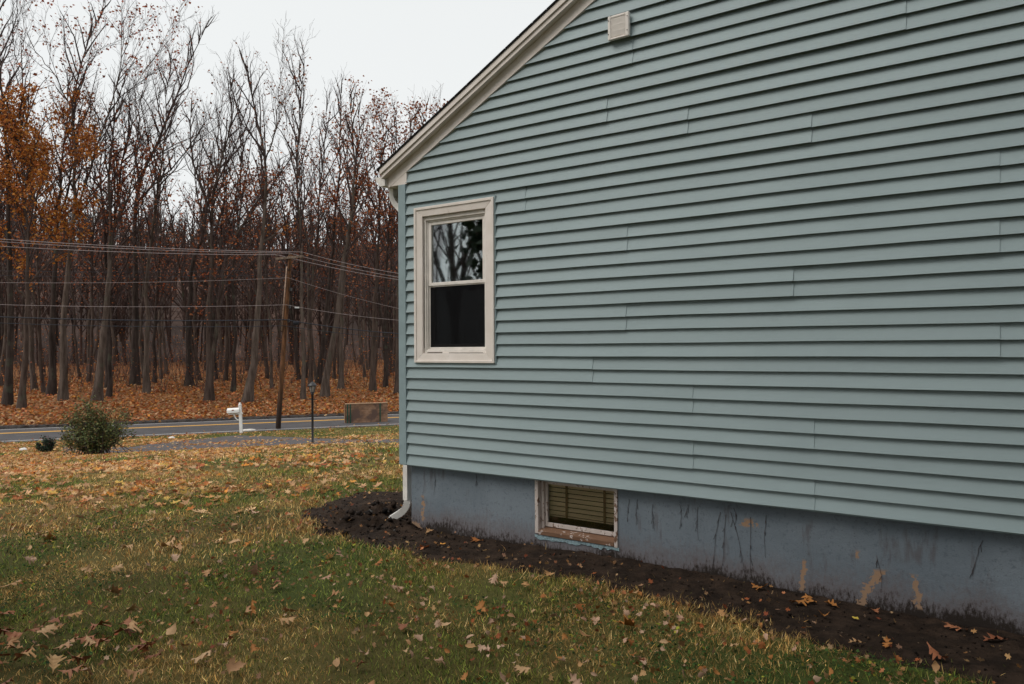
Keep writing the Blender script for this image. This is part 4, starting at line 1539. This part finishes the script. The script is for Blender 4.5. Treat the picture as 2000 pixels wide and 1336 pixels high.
fw = T.mesh('far_wood', 'far_wood')
tag(fw, 'purplish brown mass of bare trees on the hill behind the wood', None, None, 'stuff')

# brush between the trunks
T = TreeMesh(410)
brp = []
for i in range(1500):
    s_, u_ = fr.uniform(-75, -22), fr.uniform(-35, 80)
    x, y = xy_of(s_, u_)
    z = float(zg(x, y))
    for k in range(4):
        h = fr.uniform(.8, 4.5)
        e = np.array([x, y, z]) + np.array([fr.normal(0, .25 * h), fr.normal(0, .25 * h), h])
        m = (np.array([x, y, z]) + e) / 2 + fr.normal(0, .1 * h, 3)
        T.add(np.stack([np.array([x, y, z - .1]), m, e]), .014, .006, 3)
        brp.append(e)
        brp.append(m)
bo = T.mesh('underbrush', 'twig_bark', None, .008)
tag(bo, 'thin bare saplings and brush filling the floor of the wood', None, None, 'stuff')
foliage('leaves', np.array(brp)[fr.permutation(len(brp))[:6500]], 2, .22, .15, np.concatenate([RUST, ORANGE * .8]), bo, 415)

# trees mirrored in the pane, plus three unseen evergreens added for their shade
def yard_tree(label, x, y, H, seed, bark='bark_dark'):
    r = np.random.default_rng(seed)
    t = TreeMesh(seed)
    g = np.array([x, y, float(zg(x, y))])
    root = thing('yard_tree', label, 'tree', g, None)
    n = 18
    q = np.linspace(0, 1, n)
    stems = []
    Q = np.stack([g[0] + np.cumsum(r.normal(0, .06, n)), g[1] + np.cumsum(r.normal(0, .06, n)), g[2] - .2 + q * H], 1)
    rr = .26 * (1 - .85 * q)
    t.b[(n, 9)] = [(Q, rr, rr)]
    stems.append((Q, rr))
    for k in range(5):
        j = r.integers(4, 9)
        an = r.uniform(0, 6.28)
        e = Q[j] + np.array([math.cos(an), math.sin(an), 0]) * r.uniform(2, 4) + np.array([0, 0, H * r.uniform(.35, .55)])
        S_ = Q[j][None] + (e - Q[j])[None] * q[:, None] + np.cumsum(r.normal(0, .05, (n, 3)), 0)
        r2 = rr[j] * .7 * (1 - .85 * q)
        t.b[(n, 9)].append((S_, r2, r2))
        stems.append((S_, r2))
    t.mesh('trunk', bark, root)
    c = TreeMesh(seed + 1)
    for S_, r2 in stems:
        c.side(S_, r2[0], float(np.linalg.norm(np.diff(S_, axis=0), axis=1).sum()), 0, 2, .25, .2)
    c.mesh('crown', 'twig_bark', root, .008)
    return root


yard_tree('bare tree mirrored in the upper window pane', -16.5, -15.5, 12, 501)
yard_tree('second bare tree mirrored in the upper window pane behind the first', -21, -25.5, 14, 502)
yard_tree('third bare tree mirrored at the edge of the upper window pane', -19, -27, 14, 503)


def conifer(label, x, y, H, seed, low=.12):
    r = np.random.default_rng(seed)
    g = np.array([x, y, float(zg(x, y))])
    root = thing('evergreen_tree', label, 'tree', g, None)
    MB().tube([g - (0, 0, .2), g + (0, 0, H * .5), g + (0, 0, H)], [.24, .15, .03], 9).build('trunk', 'bark_dark', root)
    c = TreeMesh(seed)
    P = []
    for k in range(130):
        q = low + (1 - low) * r.uniform(0, 1) ** .9
        L = (1 - q) ** .8 * H * .30 * r.uniform(.7, 1.1) + .3
        an = r.uniform(0, 6.28)
        a = g + np.array([0, 0, H * q])
        m = a + np.array([math.cos(an) * L * .5, math.sin(an) * L * .5, .05 * L])
        e = a + np.array([math.cos(an) * L, math.sin(an) * L, -.18 * L])
        c.add(np.stack([a, m, e]), .03, .008, 4)
        for f in np.linspace(.2, 1, int(4 + L * 7)):
            p = (a + (m - a) * f * 2) if f < .5 else (m + (e - m) * (f * 2 - 1))
            P.append(p)
    c.mesh('branches', 'twig_bark', root)
    foliage('needles', np.array(P), 10, .22, .26, np.array([(.022, .040, .020), (.035, .055, .026), (.015, .030, .016)]), root, seed + 2, 'shrub_leaf')
    return root


conifer('dark evergreen mirrored along the top of the upper window pane', -3.3, -9.4, 12.5, 511, .28)
conifer('unseen dense evergreen added right of the house to shade the wall', 10.3, -3.9, 10, 521, .03)  # added out of view to darken the right end of the wall
conifer('unseen dense evergreen added behind and right of the camera for shade', 9.8, -9.2, 12, 531, .05)  # another added tree, never in view, blocking sky light from the right
conifer('unseen tall evergreen added behind and left of the camera to shade wall and lawn', 2.3, -9.6, 16, 541, .22)  # added out of view to keep sun off the right wall and near lawn


# ------------------------------------------------------------------ shrubs
def shrub(name, label, base, pts, nst, rad_x, height, seed, pal, size, per, top_pal=None):
    r = np.random.default_rng(seed)
    g = gnd(*base)
    root = thing(name, label, 'shrub', g, None)
    t = TreeMesh(seed)
    tips = []
    for k in range(nst):
        an = r.uniform(0, 6.28)
        sp = r.uniform(.15, 1) * rad_x
        h = height * r.uniform(.35, 1.05) * (1 - .35 * (sp / rad_x) ** 2)
        b0 = g + np.array([r.normal(0, .30 * rad_x), r.normal(0, .30 * rad_x), -.05])
        e = g + np.array([math.cos(an) * sp, math.sin(an) * sp, h])
        q = np.linspace(0, 1, 7)
        P = b0[None] + (e - b0)[None] * q[:, None]
        P[:, 2] += .16 * h * np.sin(q * math.pi)
        P[1:] += r.normal(0, .02, (6, 3))
        t.add(P, .011, .003, 4)
        for m in range(16):
            f = r.uniform(.08, 1)
            a = np.array([np.interp(f, q, P[:, c]) for c in range(3)])
            e2_ = a + r.normal(0, .10 * height, 3) * (1, 1, .6) + (0, 0, .12 * height)
            t.add(np.stack([a, e2_]), .005, .002, 3)
            for ff in np.linspace(.2, 1, per):
                tips.append(a + (e2_ - a) * ff)
    t.mesh('stems', 'twig_bark', root, .003)
    tips = np.array(tips)
    foliage('foliage', tips, 2, .045, size, pal, root, seed + 1, 'shrub_leaf')
    if top_pal is not None:
        hi = tips[tips[:, 2] > g[2] + height * .62]
        foliage('seed_heads', hi[::2], 1, .05, size * .9, top_pal, root, seed + 2, 'shrub_leaf')
    return root


GREEN = np.array([(.050, .075, .028), (.070, .095, .038), (.036, .055, .022), (.10, .115, .05), (.10, .075, .035)])
shrub('shrub', 'wide loose green shrub at the end of the driveway', (185, 889), None, 66, 1.25, 1.62, 601, GREEN * (1.75, 1.6, 1.25), .065, 4, np.array([(.20, .11, .04), (.14, .09, .04)]))
shrub('shrub', 'small dark shrub with reddish tips left of the wide green one', (92, 883), None, 14, .32, .50, 611, np.array([(.022, .04, .024), (.035, .055, .03)]), .055, 5, np.array([(.12, .04, .05), (.09, .03, .035)]))

# ------------------------------------------------------------------ fallen leaves
def leaf_mesh(name, kind, seed):
    r = np.random.default_rng(seed)
    # rows: half width, position along the leaf, position of the matching midrib point
    if kind == 'oak':
        rows = [(.012, -.14, -.14), (.014, .0, .0), (.05, .10, .10), (.23, .27, .18), (.20, .32, .24), (.115, .29, .29), (.13, .38, .37), (.36, .57, .44), (.31, .62, .50), (.135, .55, .54), (.15, .63, .62), (.27, .83, .70), (.20, .85, .76), (.10, .80, .80), (.0, 1.0, 1.0)]
    elif kind == 'maple':
        rows = [(.012, -.2, -.2), (.014, .0, .0), (.30, -.02, .05), (.24, .10, .12), (.48, .26, .18), (.40, .36, .24), (.50, .56, .30), (.30, .50, .36), (.13, .46, .44), (.22, .70, .56), (.10, .76, .70), (.0, 1.0, 1.0)]
    else:
        rows = [(.01, -.12, -.12), (.02, 0, 0), (.12, .12, .1), (.22, .26, .24), (.28, .42, .4), (.27, .58, .56), (.20, .74, .72), (.09, .9, .88), (0, 1, 1)]
    curl, bend, tw = r.uniform(.2, 1.5) * (1 if r.uniform() < .7 else -.7), r.uniform(-.3, .6), r.normal(0, .45)
    V, Fc = [], []
    for h, u, um in rows:
        for sg in (-1, 0, 1):
            if sg:
                hh = h * (1 + r.normal(0, .18)) * sg
                uu_ = u + r.normal(0, .02)
            else:
                hh, uu_ = .02 * math.sin(um * 5 + seed), um
            z = curl * abs(hh) ** 1.5 + bend * (uu_ - .45) ** 2 + tw * hh * (uu_ - .5) + (r.normal(0, .03) if sg else 0)
            V.append((hh, uu_ - .5, z))
    n = len(rows)
    for i in range(n - 1):
        a = i * 3
        Fc += [(a, a + 1, a + 4, a + 3), (a + 1, a + 2, a + 5, a + 4)]
    me = bpy.data.meshes.new(name)
    me.from_pydata(V, [], Fc)
    me.polygons.foreach_set('use_smooth', [True] * len(Fc))
    zmin = min(v[2] for v in V)
    me.update()
    return me, zmin


def leaf_mat(name, cols):
    t = NT(name)
    oi = t.n('ShaderNodeObjectInfo')
    cr = t.n('ShaderNodeValToRGB')
    cr.color_ramp.elements.remove(cr.color_ramp.elements[0])
    for i, c in enumerate(cols):
        e = cr.color_ramp.elements[0] if i == 0 else cr.color_ramp.elements.new(i / (len(cols) - 1))
        e.position = i / (len(cols) - 1)
        e.color = (*c, 1)
    t.l(oi.outputs['Random'], cr.inputs[0])
    v = t.coords()
    c = t.mix(t.math('MULTIPLY', t.ramp(t.noise(9, 4, v), .5, .75), .5), cr.outputs[0], tuple(q * .45 for q in cols[0]))
    m = t.fin(c, .65, 0, .3)
    M[name] = m


leaf_mat('leaf_tan', [tuple(c) for c in TAN])
leaf_mat('leaf_orange', [(.40, .17, .045), (.34, .13, .03), (.30, .10, .03)])
leaf_mat('leaf_rust', [(.26, .09, .04), (.34, .14, .065), (.19, .065, .03)])
leaf_mat('leaf_pink', [tuple(c) for c in PINK])
leaf_mat('leaf_yellow', [(.50, .37, .06), (.44, .30, .05)])
LM = {}
for kind, nv in (('oak', 7), ('maple', 5), ('beech', 5)):
    for k in range(nv):
        for mname in ('leaf_tan', 'leaf_orange', 'leaf_rust', 'leaf_pink', 'leaf_yellow'):
            me, zm = leaf_mesh('%s_leaf' % kind, kind, 700 + k * 13 + len(kind))
            me.materials.append(M[mname])
            LM[(kind, k, mname)] = (me, zm)
lr = random.Random(31)


def fallen(x, y, size, kind, mname, label, group=None, tilt=.25, yaw=None, lift=.012):
    k = lr.randrange({'oak': 7, 'maple': 5, 'beech': 5}[kind])
    me, zm = LM[(kind, k, mname)]
    o = bpy.data.objects.new('%s_leaf' % kind if kind != 'beech' else 'small_leaf', me)
    COL.objects.link(o)
    z = float(soil_z(x, y)) if -2 < x < 8.8 and -1.5 < y < 3 else float(zg(x, y))
    grass = .022 if soil_mask(np.array([x]), np.array([y]))[0] < 0 else .0
    o.location = (x, y, z + grass + lift - zm * size * .6)
    o.rotation_euler = (lr.gauss(0, tilt), lr.gauss(0, tilt), lr.uniform(0, 6.28) if yaw is None else yaw)
    o.scale = (size, size, size)
    return tag(o, label, 'leaf', group)


NOTE = [
    (498, 1130, .135, 'oak', 'leaf_pink', 'pinkish oak leaf standing out alone in the middle of the lawn', .9),
    (930, 1063, .15, 'oak', 'leaf_orange', 'bright orange oak leaf on the soil left of the cellar window', .1),
    (838, 1048, .11, 'oak', 'leaf_tan', 'tan oak leaf on the soil nearest the house corner', .1),
    (1562, 1186, .16, 'oak', 'leaf_orange', 'orange oak leaf on dark soil, left one of the overlapping pair', .1),
    (1582, 1182, .15, 'oak', 'leaf_orange', 'orange oak leaf on dark soil, right one of the overlapping pair', .1),
    (1623, 1191, .11, 'oak', 'leaf_orange', 'small orange oak leaf just right of the overlapping pair', .15),
    (1482, 1157, .11, 'oak', 'leaf_orange', 'lone orange leaf on the soil left of the overlapping pair', .15),
    (1609, 1214, .07, 'maple', 'leaf_orange', 'little orange maple leaf on the soil below the overlapping pair', .15),
    (1671, 1217, .05, 'beech', 'leaf_yellow', 'tiny pale yellow leaf on the dark soil', .2),
    (1711, 1203, .08, 'oak', 'leaf_rust', 'rusty leaf on the soil close to the tan peeled streak', .2),
    (1862, 1240, .13, 'oak', 'leaf_rust', 'brown oak leaf on the soil near the right edge of the picture', .15),
    (1942, 1258, .14, 'oak', 'leaf_rust', 'dark brown oak leaf on soil, rightmost under the foundation', .15),
    (1672, 1268, .09, 'oak', 'leaf_tan', 'tan leaf on the soil, low and right of centre', .2),
    (1832, 1296, .14, 'oak', 'leaf_rust', 'rust oak leaf at the soil edge in the lower right', .2),
    (1732, 1272, .08, 'oak', 'leaf_orange', 'small orange leaf on the soil in the lower right', .3),
    (1071, 1132, .12, 'oak', 'leaf_tan', 'pale tan oak leaf on the soil under the cellar window', .2),
    (1028, 1154, .11, 'oak', 'leaf_tan', 'pale oak leaf where grass meets soil below the cellar window', .2),
    (1200, 1107, .06, 'maple', 'leaf_tan', 'small tan leaf against the wall right below the cellar window', .3),
    (1020, 1324, .12, 'oak', 'leaf_tan', 'tan oak leaf at the bottom edge, centre of the picture', .3),
    (1218, 1234, .13, 'maple', 'leaf_orange', 'crumpled orange maple leaf in the grass, lower centre', .5),
    (1410, 1213, .10, 'oak', 'leaf_tan', 'tan leaf lying where the grass ends, right of centre', .3),
    (25, 1153, .15, 'oak', 'leaf_tan', 'light oak leaf by the left edge of the picture', .3),
    (60, 1108, .11, 'oak', 'leaf_pink', 'upright pale leaf near the left edge', .8),
    (88, 1058, .13, 'oak', 'leaf_tan', 'cream curled leaf upper left of the near lawn', .4),
    (405, 1130, .12, 'oak', 'leaf_tan', 'pale oak leaf in mid lawn left of the pinkish one', .3),
    (428, 1133, .10, 'oak', 'leaf_orange', 'amber leaf touching the pale oak leaf in mid lawn', .4),
    (312, 1078, .13, 'oak', 'leaf_tan', 'left leaf of the pale clump in the upper left lawn', .4),
    (333, 1070, .13, 'oak', 'leaf_tan', 'top leaf of the pale clump in the upper left lawn', .5),
    (342, 1080, .12, 'maple', 'leaf_tan', 'right leaf of the pale clump in the upper left lawn', .4),
    (250, 1080, .14, 'oak', 'leaf_tan', 'broad pale leaf left of the clump in the upper left lawn', .3),
    (340, 1100, .10, 'maple', 'leaf_pink', 'pinkish curled leaf just below the pale clump', .5),
    (258, 1208, .14, 'oak', 'leaf_tan', 'cream oak leaf in the lower left lawn', .4),
    (492, 1208, .13, 'oak', 'leaf_orange', 'upright brown-orange leaf in the lower lawn', 1.0),
    (320, 1172, .10, 'oak', 'leaf_tan', 'small tan leaf in the lawn above the cream oak leaf', .3),
    (392, 1300, .15, 'oak', 'leaf_tan', 'large tan oak leaf near the bottom edge, left of centre', .2),
    (280, 1282, .16, 'oak', 'leaf_rust', 'long rust leaf near the bottom left', .3),
    (245, 1250, .15, 'oak', 'leaf_rust', 'reddish brown leaf above the long rust leaf', .3),
    (190, 1242, .19, 'oak', 'leaf_rust', 'big dark rust leaf, largest of the lower left heap', .3),
    (488, 1002, .10, 'oak', 'leaf_tan', 'single pale leaf on the open grass left of the bare soil', .3),
    (437, 1277, .11, 'oak', 'leaf_pink', 'pale pink leaf beside the large tan leaf at the bottom', .4),
]
for x, y, sz, kind, mn, lab, tl in NOTE:
    g = gnd(x, y)
    fallen(g[0], g[1], sz * .92, kind, mn, lab, None, tl * .8, None, .012 + .02 * tl)
used = 0
# heap in the lower left corner
for k in range(34):
    x, y = lr.gauss(90, 110), lr.gauss(1275, 32)
    if x < -120 or y < 1195:
        continue
    g = gnd(x, y)
    fallen(g[0], g[1], lr.uniform(.085, .145), 'oak', lr.choice(['leaf_rust', 'leaf_rust', 'leaf_tan', 'leaf_rust', 'leaf_tan']), 'brown or tan oak leaf in the loose heap at the lower left corner', 'leaf heap in the lower left corner', .35, None, lr.uniform(.01, .05))
    used += 1
# loose leaves over the near lawn
for k in range(95):
    d_, l_ = lr.uniform(3.6, 8.5), lr.uniform(-.75, .1)
    p = CAM + Fh * d_ + Rh * l_ * d_
    if soil_mask(np.array([p[0]]), np.array([p[1]]))[0] > -.05 or p[1] > -.3 and p[0] > -.3:
        continue
    kind = lr.choice(['oak', 'oak', 'maple', 'beech'])
    mn = lr.choice(['leaf_tan', 'leaf_tan', 'leaf_rust', 'leaf_pink', 'leaf_orange'])
    fallen(p[0], p[1], lr.uniform(.06, .12), kind, mn, '%s fallen leaf scattered singly on the near lawn' % {'leaf_tan': 'tan', 'leaf_rust': 'rust brown', 'leaf_pink': 'pale pinkish', 'leaf_orange': 'orange'}[mn], 'loose leaves on the near lawn', .4)
# small curled pale leaves, lower centre and right
for k in range(150):
    x, y = lr.gauss(1250, 260), lr.gauss(1260, 55)
    if not (700 < x < 1950) or y > 1400:
        continue
    g = gnd(x, y)
    if soil_mask(g[None, 0], g[None, 1])[0] > .05:
        continue
    mn = lr.choice(['leaf_pink', 'leaf_pink', 'leaf_tan', 'leaf_orange'])
    fallen(g[0], g[1], lr.uniform(.035, .065), lr.choice(['beech', 'beech', 'maple']), mn, 'little curled %s leaf in the grass along the soil bed' % {'leaf_tan': 'tan', 'leaf_pink': 'pale pink', 'leaf_orange': 'orange'}[mn], 'little curled leaves along the soil bed', .6)

# crumbled bits of leaf in the grass
r = np.random.default_rng(905)
# the rest of the litter on lawn, driveway and woods floor: past counting
def litter(name, label, P, size, pal, seed, tilt=.35, lift=.02):
    r = np.random.default_rng(seed)
    n = len(P)
    Q = P.copy()
    Q[:, 2] += lift * r.uniform(.2, 1.2, n)
    T_ = LEAF4 if name == 'woods_leaf_litter' else STAR
    V, Fq, c = scatter(T_[0], T_[1], Q, r.uniform(0, 6.28, n), r.normal(0, tilt, n), r.normal(0, tilt, n), (size * r.uniform(.6, 1.3, n))[:, None], pick(pal, n, r, .22))
    o = np_mesh(name, V, Fq, 'leaf', None, c)
    return tag(o, label, None, None, 'stuff')


gr = np.random.default_rng(88)


def lawn_points(n, d0, d1, lat0, lat1, clear=True):
    d = np.sqrt(gr.uniform(d0 ** 2, d1 ** 2, n))
    l_ = gr.uniform(lat0, lat1, n) * d
    x = CAM[0] + Fh[0] * d + Rh[0] * l_
    y = CAM[1] + Fh[1] * d + Rh[1] * l_
    m = s_of(x, y) > .25
    m &= ~((x > -.05) & (x < 8.7) & (y > -.0) & (y < 9.7))
    x, y, d, l_ = x[m], y[m], d[m], l_[m]
    return x, y, d, l_


x, y, d, l_ = lawn_points(85000, 6.5, 40, -.85, -.03)
_, py, _ = pix(np.stack([x, y, zg(x, y)], 1))
px, _, _ = pix(np.stack([x, y, zg(x, y)], 1))
dens = np.clip((d - 8.3) / 4.0, .012, 1) * np.clip(1.35 - (px - 250) / 500, .35, 1)
dens *= np.clip(.38 + 4.2 * (fbm(x * .45, y * .45, 51) - .38), .10, 1)
dens = np.where(in_poly(x, y, DRIVE) > -.1, dens * np.where(fbm(x * .8, y * .5, 52) > .46, .65, .12), dens)
dens *= np.where((px > 430), .62, 1)
strip_ = (s_of(x, y) > .6) & (s_of(x, y) < 9) & (px > 380)
dens = np.where(strip_, dens * .30, dens)
dens = np.where((d > 33), dens * np.where(fbm(x * .5, y * .5, 53) > .45, .6, .12), dens)
dens = np.where(soil_mask(x, y) > 0, .05, dens)
m = gr.uniform(0, 1, len(x)) < dens
P = np.stack([x, y, zg(x, y)], 1)[m]
litter('leaf_litter', 'carpet of tan and orange leaves over the lawn and driveway', P, .112, np.concatenate([TAN * 1.2, TAN * 1.3, TAN * 1.1, ORANGE[:3] * 1.15, np.array([(.62, .40, .10)]), RUST[:3] * 1.25]), 901)
x, y = xy_of(gr.uniform(-1, 1.2, 500) ** 1, gr.uniform(-25, 50, 500))
litter('roadside_leaves', 'thin line of leaves along the road edge', np.stack([x, y, np.maximum(zg(x, y), -2.34)], 1), .13, np.concatenate([TAN, RUST]), 902)
s_ = -7.35 - 40 * gr.uniform(0, 1, 70000) ** 1.5
u_ = gr.uniform(-35, 60, 70000)
x, y = xy_of(s_, u_)
litter('woods_leaf_litter', 'deep orange leaf litter on the floor of the wood', np.stack([x, y, zg(x, y)], 1), .22, np.concatenate([RUST * 1.3, ORANGE * .85, TAN * .85, TAN * .7]), 903, .5, .08)
x, y = xy_of(-7.15 + gr.normal(0, .12, 250), gr.uniform(-35, 60, 250))
litter('kerb_leaves', 'scattered leaves caught against the far kerb', np.stack([x, y, np.full(250, -2.24)], 1), .16, np.concatenate([TAN, RUST]), 904)

r = np.random.default_rng(905)
x, y, d, l_ = lawn_points(26000, 2.8, 12, -.85, .7)
near_s = soil_mask(x, y)
k = (r.uniform(0, 1, len(x)) < np.where(near_s > 0, .10 + .5 * np.exp(-np.abs(near_s) * 9), np.clip(.16 + 1.6 * (fbm(x * 1.1, y * 1.1, 67) - .42) + .5 * np.exp(near_s * 2.2), .08, 1)))
x, y = x[k], y[k]
zz_ = np.where((x > -2) & (x < 8.8) & (y > -1.5), soil_z(x, y), zg(x, y))
litter('leaf_crumbs', 'small broken bits of dry leaf mixed into the grass', np.stack([x, y, zz_ + .006], 1), .032, np.concatenate([TAN, PINK * .8, RUST * 1.1, TAN * .6]), 906, .6, .03)

# ------------------------------------------------------------------ grass and weeds
BLADE = (np.array([(-.5, 0, 0), (.5, 0, 0), (.32, .22, .55), (-.32, .22, .55), (0, .62, 1.0)]), [np.array([(0, 1, 2, 3)]), np.array([(3, 2, 4)])])
G1 = np.array([(.115, .145, .026), (.15, .175, .035), (.060, .095, .02), (.21, .205, .05), (.03, .055, .016)])
G2 = np.array([(.38, .265, .10), (.30, .20, .07), (.44, .32, .15), (.24, .15, .05), (.33, .18, .06)])


def grass(n, d0, d1, lat0, lat1, hgt, wid, seed):
    r = np.random.default_rng(seed)
    x, y, d, l_ = lawn_points(n, d0, d1, lat0, lat1)
    sm_ = soil_mask(x, y)
    bare = np.clip(.5 + 2.0 * (fbm(x * 1.7, y * 1.7, 61) - .42), .3, 1)
    keep = (r.uniform(0, 1, len(x)) < bare) & ((sm_ < .02) | (r.uniform(0, 1, len(x)) < .55 * np.exp(-np.clip(sm_, 0, 5) * 9) * (fbm(x * 5, y * 5, 69) > .42))) & (in_poly(x, y, DRIVE) < .02)
    x, y = x[keep], y[keep]
    n = len(x)
    dry = np.clip((fbm(x * .9, y * .9, 62) - .40) * 5.0 + .36 - .10 * np.clip((np.hypot(x - CAM[0], y - CAM[1]) - 6) / 6, 0, 1.6) + .2 * (sm_[keep] > -.35), .06, .95)
    isd = r.uniform(0, 1, n) < dry
    col = np.where(isd[:, None], pick(G2, n, r), pick(G1, n, r))
    col = col * np.clip(.45 + 2.3 * fbm(x * 16, y * 16, 66, 3), .3, 2.5)[:, None] * np.exp(r.normal(0, .5, n))[:, None]
    lush = np.clip((fbm(x * .5 + 9, y * .5, 64) - .5) * 5, 0, 1)[:, None] * (~isd)[:, None]
    sg_ = s_of(x, y)
    lush = np.maximum(lush, np.clip(1.2 - np.abs(sg_ - 4) / 4, 0, 1)[:, None] * (fbm(x * .4, y * .4, 68) > .36)[:, None])
    col = col * (1 - .5 * lush) + np.array([(.045, .125, .025)]) * .5 * lush
    hh = hgt * r.uniform(.45, 1.25, n) * (1 + .7 * (fbm(x * 2.3, y * 2.3, 63) - .45)) * np.where(sm_[keep] > -.3, 1.25, 1)
    sc = np.stack([wid * r.uniform(.6, 1.3, n), hh * r.uniform(.5, 1.5, n), hh], 1)
    P = np.stack([x, y, zg(x, y) - .004], 1)
    return scatter(BLADE[0], BLADE[1], P, r.uniform(0, 6.28, n), r.normal(0, .25, n), r.normal(0, .35, n), sc, col)


parts = [grass(210000, 2.6, 6.5, -.80, .75, .034, .0038, 71), grass(140000, 6.5, 13, -.85, .35, .045, .007, 72), grass(90000, 13, 41, -.85, .05, .06, .018, 73)]
off, VV, F4, F3, CC = 0, [], [], [], []
for V, Fq, c in parts:
    VV.append(V)
    F4.append(Fq[0] + off)
    F3.append(Fq[1] + off)
    CC.append(c)
    off += len(V)
g_ = np_mesh('grass', np.concatenate(VV), [np.concatenate(F4), np.concatenate(F3)], 'grass_blade', None, np.concatenate(CC))
tag(g_, 'short autumn grass, part green and part straw coloured', None, None, 'stuff')
# clover and low weeds
r = np.random.default_rng(74)
x, y, d, l_ = lawn_points(52000, 2.8, 9, -.8, .7)
k = (fbm(x * 1.5, y * 1.5, 65) > .5) & (soil_mask(x, y) < -.03)
x, y = x[k], y[k]
n = len(x)
W = np.array([(.040, .090, .022), (.060, .12, .028), (.022, .050, .018), (.09, .14, .03)])
col = pick(W, n, r)
yl = r.uniform(0, 1, n) < .035
col[yl] = pick(np.array([(.30, .30, .04), (.36, .31, .05)]), int(yl.sum()), r)
V, Fq, c = scatter(LEAF4[0] * (1, .8, 1), LEAF4[1], np.stack([x, y, zg(x, y) + r.uniform(.012, .045, n)], 1), r.uniform(0, 6.28, n), r.normal(0, .5, n), r.normal(0, .5, n), (r.uniform(.012, .028, n) * (1 + .5 * yl))[:, None], col)
tag(np_mesh('clover', V, Fq, 'grass_blade', None, c), 'low broad-leaved weeds and clover mixed through the grass', None, None, 'stuff')
# crumbs and clods on the soil
ICO = (np.array([(0, 0, 1), (.9, 0, .1), (0, .9, -.1), (-.85, .1, .15), (.1, -.9, .05), (0, 0, -.8)]), [np.array([(0, 1, 2), (0, 2, 3), (0, 3, 4), (0, 4, 1), (5, 2, 1), (5, 3, 2), (5, 4, 3), (5, 1, 4)])])
n = 14000
x, y = r.uniform(-2, 6.5, n), r.uniform(-1.4, 2.2, n)
sz = .006 + .010 * r.uniform(0, 1, n) ** 3
near = np.exp(-((x + .5) / .7) ** 2 - (y / .7) ** 2)
sz = sz * (1 + 4.0 * near * (r.uniform(0, 1, n) > .7) * r.uniform(.3, 1, n))
m = (soil_mask(x, y) > 0) & ~((x > 0) & (y > .03)) & (r.uniform(0, 1, n) < .35 + 1.2 * near)
x, y, sz = x[m], y[m], sz[m]
n = len(x)
pal = np.array([(.016, .011, .008), (.024, .016, .012), (.010, .007, .0055), (.038, .025, .018)])
col = pick(pal, n, r)
pale = r.uniform(0, 1, n) < .09
col[pale] = pick(np.array([(.17, .12, .085), (.10, .06, .035), (.14, .13, .12)]), int(pale.sum()), r)
V, Fq, c = scatter(ICO[0], ICO[1], np.stack([x, y, soil_z(x, y) + sz * .3], 1), r.uniform(0, 6.28, n), r.uniform(-.5, .5, n), r.uniform(-.5, .5, n), np.stack([sz, sz * .8, sz * .7], 1), col)
tag(np_mesh('soil_crumbs', V, Fq, 'grass_blade', None, c), 'dark crumbs and clods of turned soil beside the foundation', None, None, 'stuff')
